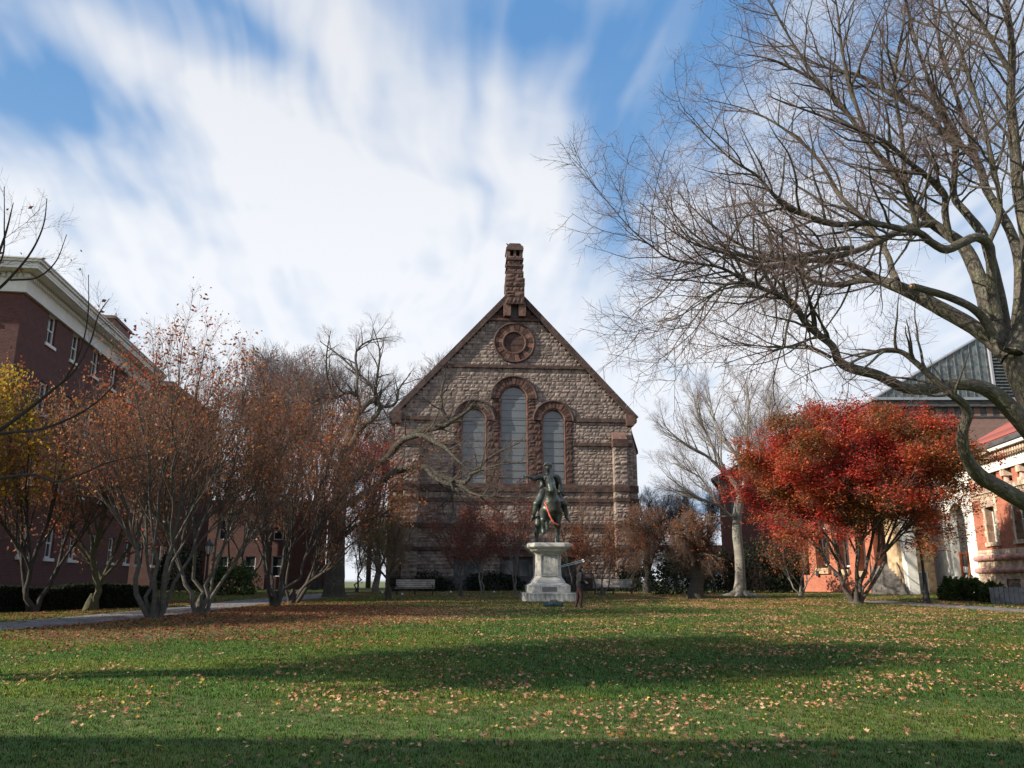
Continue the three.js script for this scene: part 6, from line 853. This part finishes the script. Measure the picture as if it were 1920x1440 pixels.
// far bare trees
const G3 = 'bare trees behind the halls';
[[1215, 1102, 925, 60, 92, 'first bare tree right of the hall, far away'], [1268, 1102, 935, 60, 96, 'second bare tree right of the hall, far away'], [1318, 1102, 925, 55, 90, 'third bare tree right of the hall, behind the beech'], [590, 1102, 700, 110, 75, 'tall bare tree far behind the leaning maple'], [500, 1102, 680, 100, 82, 'tall bare tree far behind the dark stemmed maple'], [820, 1102, 700, 70, 112, 'far bare tree peeping past the hall roof'], [690, 1102, 790, 70, 90, 'far bare tree seen beside the thick trunk']].forEach(([px, py, top, half, d, label], i) => {
  const b = W(px, py, d); b.y = groundY(b.x, b.z); const t = new Tree('far_tree', label, b, 200 + i, { levels: 2, n: [7, 7, 0], bark: [0.12, 0.1, 0.09], twigC: [0.14, 0.105, 0.1], up: [0.1, 0.08, 0.05], rmin: 0.014, sprayR: 0.012, ang: [0.45, 0.6, 0.6], seg: [1, 0.8, 0.5] }, G3), H = heightAt(b, top), r = t.r, sp = half * d / F;
  t.wood.tube([V(0, -0.2, 0), V(0, H * 0.3, 0), V(0.1, H * 0.45, 0)], [0.3, 0.24, 0.2], 8); for (let k = 0; k < 7; k++) { const az = k * 0.9 + r(), e = 0.3 + 0.7 * r(); t.branch(V(0, H * (0.22 + 0.02 * k), 0), V(Math.cos(az) * sp * e, H * 0.6, Math.sin(az) * sp * e), H * 0.62, 0.16, 0); } t.done();
});

// ---------------------------------------------------------------- hedge and shrubs
function shrub(name, label, cat, pos, rx, ry, rz, n, s, cols, seed, box = false, group) {
  pos.y = groundY(pos.x, pos.z); const r = rng(seed), o = thing(name, label, cat, pos, 0, group), f = new GB(), w = new GB(); w.col = [0.08, 0.06, 0.045];
  for (let i = 0; i < n; i++) {
    let p; if (box) { const u = (r() - 0.5) * 2, face = r(); p = V(u * rx, ry * 2 * (face < 0.35 ? 0.94 + 0.08 * r() : r()), rz * (face < 0.35 ? (r() - 0.5) * 2 : 0.72 + 0.3 * r())); p.y += (vnoise(p.x * 0.8 + seed, 3) - 0.5) * 0.25; }
    else { const d = V(r() - 0.5, r() * 0.62 - 0.12, r() - 0.5).normalize(), k = 0.55 + 0.45 * Math.sqrt(r()), b = 0.75 + 0.5 * vnoise(d.x * 3 + seed, d.z * 3 + d.y * 2); p = V(d.x * rx * k * b, Math.max(0.02, ry * 0.25 + d.y * ry * k * b), d.z * rz * k * b); }
    const a = V(r() - 0.5, r() - 0.5, r() - 0.5).normalize(), b = V(r() - 0.5, r() - 0.5, r() - 0.5).cross(a).normalize(), nn = a.clone().cross(b); f.col = jit(cols[Math.floor(r() * cols.length)], r, 0.3); const q = s * (0.6 + 0.8 * r());
    const k = [[-1, 0], [0, -0.5], [1, 0], [0, 0.5]].map(([u, v]) => f.vert(p.x + a.x * u * q + b.x * v * q, p.y + a.y * u * q + b.y * v * q, p.z + a.z * u * q + b.z * v * q, nn.x, nn.y, nn.z, u, v)); f.i.push(k[0], k[1], k[2], k[0], k[2], k[3]);
  }
  for (let i = 0; i < (box ? 26 : 9); i++) { const x = box ? lerp(-rx, rx, (i + 0.5) / 26) : (r() - 0.5) * rx * 0.5; w.tube([V(x * 0.6 + (box ? x * 0.4 : 0), -0.05, 0), V(x, ry * (box ? 0.8 : 0.4), (r() - 0.5) * rz * 0.5), V(x * (box ? 1 : 1.5), ry * (box ? 1.6 : 0.8), (r() - 0.5) * rz)], [0.03, 0.02, 0.008], 5); }
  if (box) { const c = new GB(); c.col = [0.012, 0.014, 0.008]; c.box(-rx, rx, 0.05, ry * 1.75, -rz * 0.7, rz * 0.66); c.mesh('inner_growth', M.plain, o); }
  f.mesh('foliage', M.leaf, o, 'stuff'); w.mesh('stems', M.twig, o, 'stuff'); return o;
}
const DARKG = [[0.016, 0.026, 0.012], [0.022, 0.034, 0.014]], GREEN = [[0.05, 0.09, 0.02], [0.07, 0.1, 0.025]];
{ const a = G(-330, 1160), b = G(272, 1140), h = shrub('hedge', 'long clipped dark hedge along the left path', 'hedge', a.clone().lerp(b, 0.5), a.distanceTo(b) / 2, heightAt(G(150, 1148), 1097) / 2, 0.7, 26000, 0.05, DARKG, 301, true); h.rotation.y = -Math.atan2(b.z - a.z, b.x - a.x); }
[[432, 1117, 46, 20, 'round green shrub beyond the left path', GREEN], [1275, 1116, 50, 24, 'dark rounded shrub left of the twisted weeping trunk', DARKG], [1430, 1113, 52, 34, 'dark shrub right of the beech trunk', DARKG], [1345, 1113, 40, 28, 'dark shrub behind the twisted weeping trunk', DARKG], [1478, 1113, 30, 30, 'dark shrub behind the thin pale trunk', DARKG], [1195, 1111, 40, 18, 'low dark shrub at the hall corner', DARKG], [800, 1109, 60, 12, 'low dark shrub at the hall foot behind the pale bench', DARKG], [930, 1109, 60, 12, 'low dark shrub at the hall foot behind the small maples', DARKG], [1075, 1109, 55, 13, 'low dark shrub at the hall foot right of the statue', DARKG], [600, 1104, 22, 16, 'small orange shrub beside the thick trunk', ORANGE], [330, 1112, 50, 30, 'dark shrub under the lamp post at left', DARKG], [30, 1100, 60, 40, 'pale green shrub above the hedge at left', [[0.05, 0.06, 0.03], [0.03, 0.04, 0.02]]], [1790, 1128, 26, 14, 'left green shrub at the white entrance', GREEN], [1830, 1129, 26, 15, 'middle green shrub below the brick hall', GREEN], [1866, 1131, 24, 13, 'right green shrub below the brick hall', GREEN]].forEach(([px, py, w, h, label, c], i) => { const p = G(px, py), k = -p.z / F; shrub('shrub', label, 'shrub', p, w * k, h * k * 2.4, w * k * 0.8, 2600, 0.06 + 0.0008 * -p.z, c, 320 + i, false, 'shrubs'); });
{ // slatted board fence at the right edge
  const p = G(1893, 1134), o = thing('board_fence', 'weathered grey board fence at the right edge below the brick hall', 'fence', p, -0.5), m = std({ map: noiseTex, color: [0.3, 0.3, 0.32] }); for (let i = 0; i < 12; i++) bx('board', m, o, [-0.75 + i * 0.2, -0.75 + i * 0.2 + 0.18, -0.1, 0.78 + (i % 3) * 0.02, -0.02, 0.02]); bx('rail', m, o, [-0.75, 1.65, 0.5, 0.58, -0.08, -0.021]); bx('rail', m, o, [-0.75, 1.65, 0.15, 0.23, -0.08, -0.021]);
}
// ---------------------------------------------------------------- grass and fallen leaves
{
  const r = rng(900), P = [];
  for (const [k, w] of [['left', 3.0], ['right', 2.4], ['mid', 1.6]]) { const c = new THREE.CatmullRomCurve3(pathPts[k].map(([x, y]) => G(x, y))); for (let i = 0; i <= 80; i++) { const q = c.getPoint(i / 80); P.push([q.x, q.z, (w / 2 + 0.03) ** 2]); } }
  const onPath = (x, z) => { for (const [a, b, q] of P) if ((x - a) ** 2 + (z - b) ** 2 < q) return true; return false; };
  const project = (x, z) => { const y = groundY(x, z) - EYE, f = -z * cp + y * sp, v = y * cp + z * sp; return [960 + F * x / f, 720 - F * v / f]; };
  const spots = [[600, 1328, 190, 26, 36], [480, 1300, 140, 16, 8], [200, 1336, 240, 24, 24], [40, 1245, 60, 26, 16], [700, 1255, 130, 30, 10], [215, 1275, 60, 20, 16], [860, 1310, 200, 34, 12], [1010, 1320, 300, 46, 9], [1480, 1280, 420, 70, 12], [1750, 1320, 260, 40, 12], [1300, 1345, 300, 26, 10], [1250, 1200, 420, 26, 9], [1620, 1155, 420, 24, 60], [1150, 1122, 240, 9, 20], [1330, 1125, 130, 8, 40], [420, 1166, 330, 24, 230], [170, 1190, 170, 22, 190], [640, 1150, 190, 13, 150], [800, 1152, 180, 12, 30], [1700, 1220, 330, 40, 12], [740, 1118, 120, 8, 40], [960, 1405, 1000, 60, 10], [1500, 1390, 600, 60, 9]];
  const dens = (px, py) => { let d = 17; for (const [x, y, rx, ry, s] of spots) { const q = ((px - x) / rx) ** 2 + ((py - y) / ry) ** 2; if (q < 5) d += (s < 40 ? s * 2.2 : s) * Math.exp(-q); } return d; };
  // a tuft: curved blades
  const tuft = (n, seed) => { const q = rng(seed), g = new GB(); for (let i = 0; i < n; i++) { const a = q() * 6.28, x = (q() - 0.5) * 0.16, z = (q() - 0.5) * 0.16, h = 0.03 + 0.035 * q(), l = 0.03 * (q() + 0.2), w = 0.0028, dx = Math.cos(a), dz = Math.sin(a), tone = 0.8 + 0.4 * q(); g.col = [tone * (q() < 0.12 ? 2.2 : 1), tone * (q() < 0.12 ? 1.3 : 1), tone]; const p = (s, k) => g.vert(x + dx * l * s * s - dz * w * k * (1 - s * 0.8), h * s, z + dz * l * s * s + dx * w * k * (1 - s * 0.8), dx * 0.35, 0.9, dz * 0.35, 0, 0); const b0 = p(0, -1), b1 = p(0, 1), m0 = p(0.55, -1), m1 = p(0.55, 1), t = p(1, 0); g.i.push(b0, b1, m1, b0, m1, m0, m0, m1, t); } return g.geo(); };
  const place = [[], [], []], m4 = new THREE.Matrix4(), q4 = new THREE.Quaternion(), e4 = new THREE.Euler();
  const cast = (n, z0, z1, wx, s) => { for (let i = 0; i < n; i++) { const z = -lerp(z0, z1, r()), x = (r() - 0.5) * 2 * (Math.abs(z) * 0.68 + wx); if (onPath(x, z)) continue; if (dens(...project(x, z)) > 125 && r() < 0.7) continue; place[Math.floor(r() * 3)].push([x, z, s * (0.75 + 0.5 * r())]); } };
  cast(34000, 5, 12, 2, 1); cast(52000, 12, 22, 2, 1.35); cast(60000, 22, 44, 3, 2.0); cast(26000, 44, 66, 3, 2.6);
  const gm = std({ vertexColors: true, color: [0.132, 0.215, 0.024], roughness: 0.8, side: THREE.DoubleSide });
  place.forEach((L, k) => {
    const im = new THREE.InstancedMesh(tuft(18, 40 + k), gm, L.length), c = new THREE.Color(); im.name = numbered('grass'); im.userData = { kind: 'stuff', label: 'short green lawn grass', category: 'grass' };
    L.forEach(([x, z, s], i) => { e4.set((r() - 0.5) * 0.2, r() * 6.28, (r() - 0.5) * 0.2); m4.compose(V(x, groundY(x, z) - 0.006, z), q4.setFromEuler(e4), V(s, s * 0.68, s)); im.setMatrixAt(i, m4); const a = fbm(x * 0.5 + 7, z * 0.5 + 3, 3), b = sstep(0.42, 0.7, a); c.setRGB(lerp(0.75, 1.25, b) * (0.85 + 0.3 * r()), lerp(0.9, 1.08, b) * (0.85 + 0.3 * r()), 0.9); im.setColorAt(i, c); }); im.receiveShadow = im.castShadow = true; scene.add(im);
  });
  // leaves
  const lg = (seed) => { const q = rng(seed), g = new GB(), n = 15, pts = []; for (let i = 0; i < n; i++) { const a = i / n * 6.283, lobe = i % 3 === 0 ? 1 : i % 3 === 1 ? 0.5 : 0.55, R = lobe * (0.8 + 0.3 * q()); pts.push(V(Math.cos(a) * R, 0.22 * R * R * (0.4 + q()) + (q() - 0.5) * 0.12, Math.sin(a) * R * 0.85)); } const c = V(0, 0.02, 0); for (let i = 0; i < n; i++) g.poly([c, pts[(i + 1) % n], pts[i]]); g.tube([V(-0.3, 0.04, 0), V(-1.0, 0.12, 0.1), V(-1.5, 0.2, 0.2)], [0.03, 0.025, 0.02], 3); return g.geo(); };
  const LL = [[], [], []], MAX = 230;
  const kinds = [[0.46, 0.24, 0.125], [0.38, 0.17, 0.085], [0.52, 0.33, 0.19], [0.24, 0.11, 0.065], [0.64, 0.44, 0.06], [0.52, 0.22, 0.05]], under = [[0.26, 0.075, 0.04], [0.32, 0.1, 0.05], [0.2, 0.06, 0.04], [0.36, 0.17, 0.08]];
  for (let i = 0; i < 900000; i++) {
    const z = -lerp(5, 64, Math.pow(r(), 0.8)), hw = Math.abs(z) * 0.68 + 2, x = (r() - 0.5) * 2 * hw, area = 2 * hw * 59 * (1.25 * Math.pow((-z - 5) / 59, 0.25)); const [px, py] = project(x, z), clump = sstep(0.38, 0.66, fbm(x * 0.8, z * 0.8, 4)); let D = dens(px, py); D *= D > 100 ? 0.9 : 0.4 + 2.5 * clump * clump;
    if (r() > Math.min(D * 1.3, 210) * area / 900000) continue; if (onPath(x, z) && r() > 0.06) continue;
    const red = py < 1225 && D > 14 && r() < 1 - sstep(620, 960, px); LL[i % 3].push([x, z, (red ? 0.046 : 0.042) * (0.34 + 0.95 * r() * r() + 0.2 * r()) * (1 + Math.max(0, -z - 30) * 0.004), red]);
  }
  const lm = new THREE.MeshPhysicalMaterial({ vertexColors: true, roughness: 0.75, transmission: 0.15, thickness: 0, side: THREE.DoubleSide, specularIntensity: 0.4 });
  LL.forEach((L, k) => {
    const im = new THREE.InstancedMesh(lg(60 + k), lm, L.length), c = new THREE.Color(); im.name = numbered('fallen_leaves'); im.userData = { kind: 'stuff', label: 'fallen brown and yellow leaves strewn over the lawn', category: 'leaves' };
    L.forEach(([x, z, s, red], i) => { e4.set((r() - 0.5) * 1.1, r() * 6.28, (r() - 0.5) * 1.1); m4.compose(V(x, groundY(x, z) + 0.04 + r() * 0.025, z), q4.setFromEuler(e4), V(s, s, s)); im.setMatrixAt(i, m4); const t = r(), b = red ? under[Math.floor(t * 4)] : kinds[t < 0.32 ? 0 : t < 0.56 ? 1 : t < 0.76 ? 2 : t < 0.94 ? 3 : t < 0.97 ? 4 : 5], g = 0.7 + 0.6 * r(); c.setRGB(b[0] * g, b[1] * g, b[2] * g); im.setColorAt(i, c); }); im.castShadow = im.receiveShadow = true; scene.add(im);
  });
  console.log('leaves', LL.map((l) => l.length).join(' '), 'grass', place.map((l) => l.length).join(' '));
}
{ let n = 0; scene.traverse((o) => { if (o.isMesh && !o.isInstancedMesh) n += (o.geometry.index ? o.geometry.index.count : o.geometry.attributes.position.count) / 3; }); console.log('triangles', n); }
renderer.render(scene, camera);
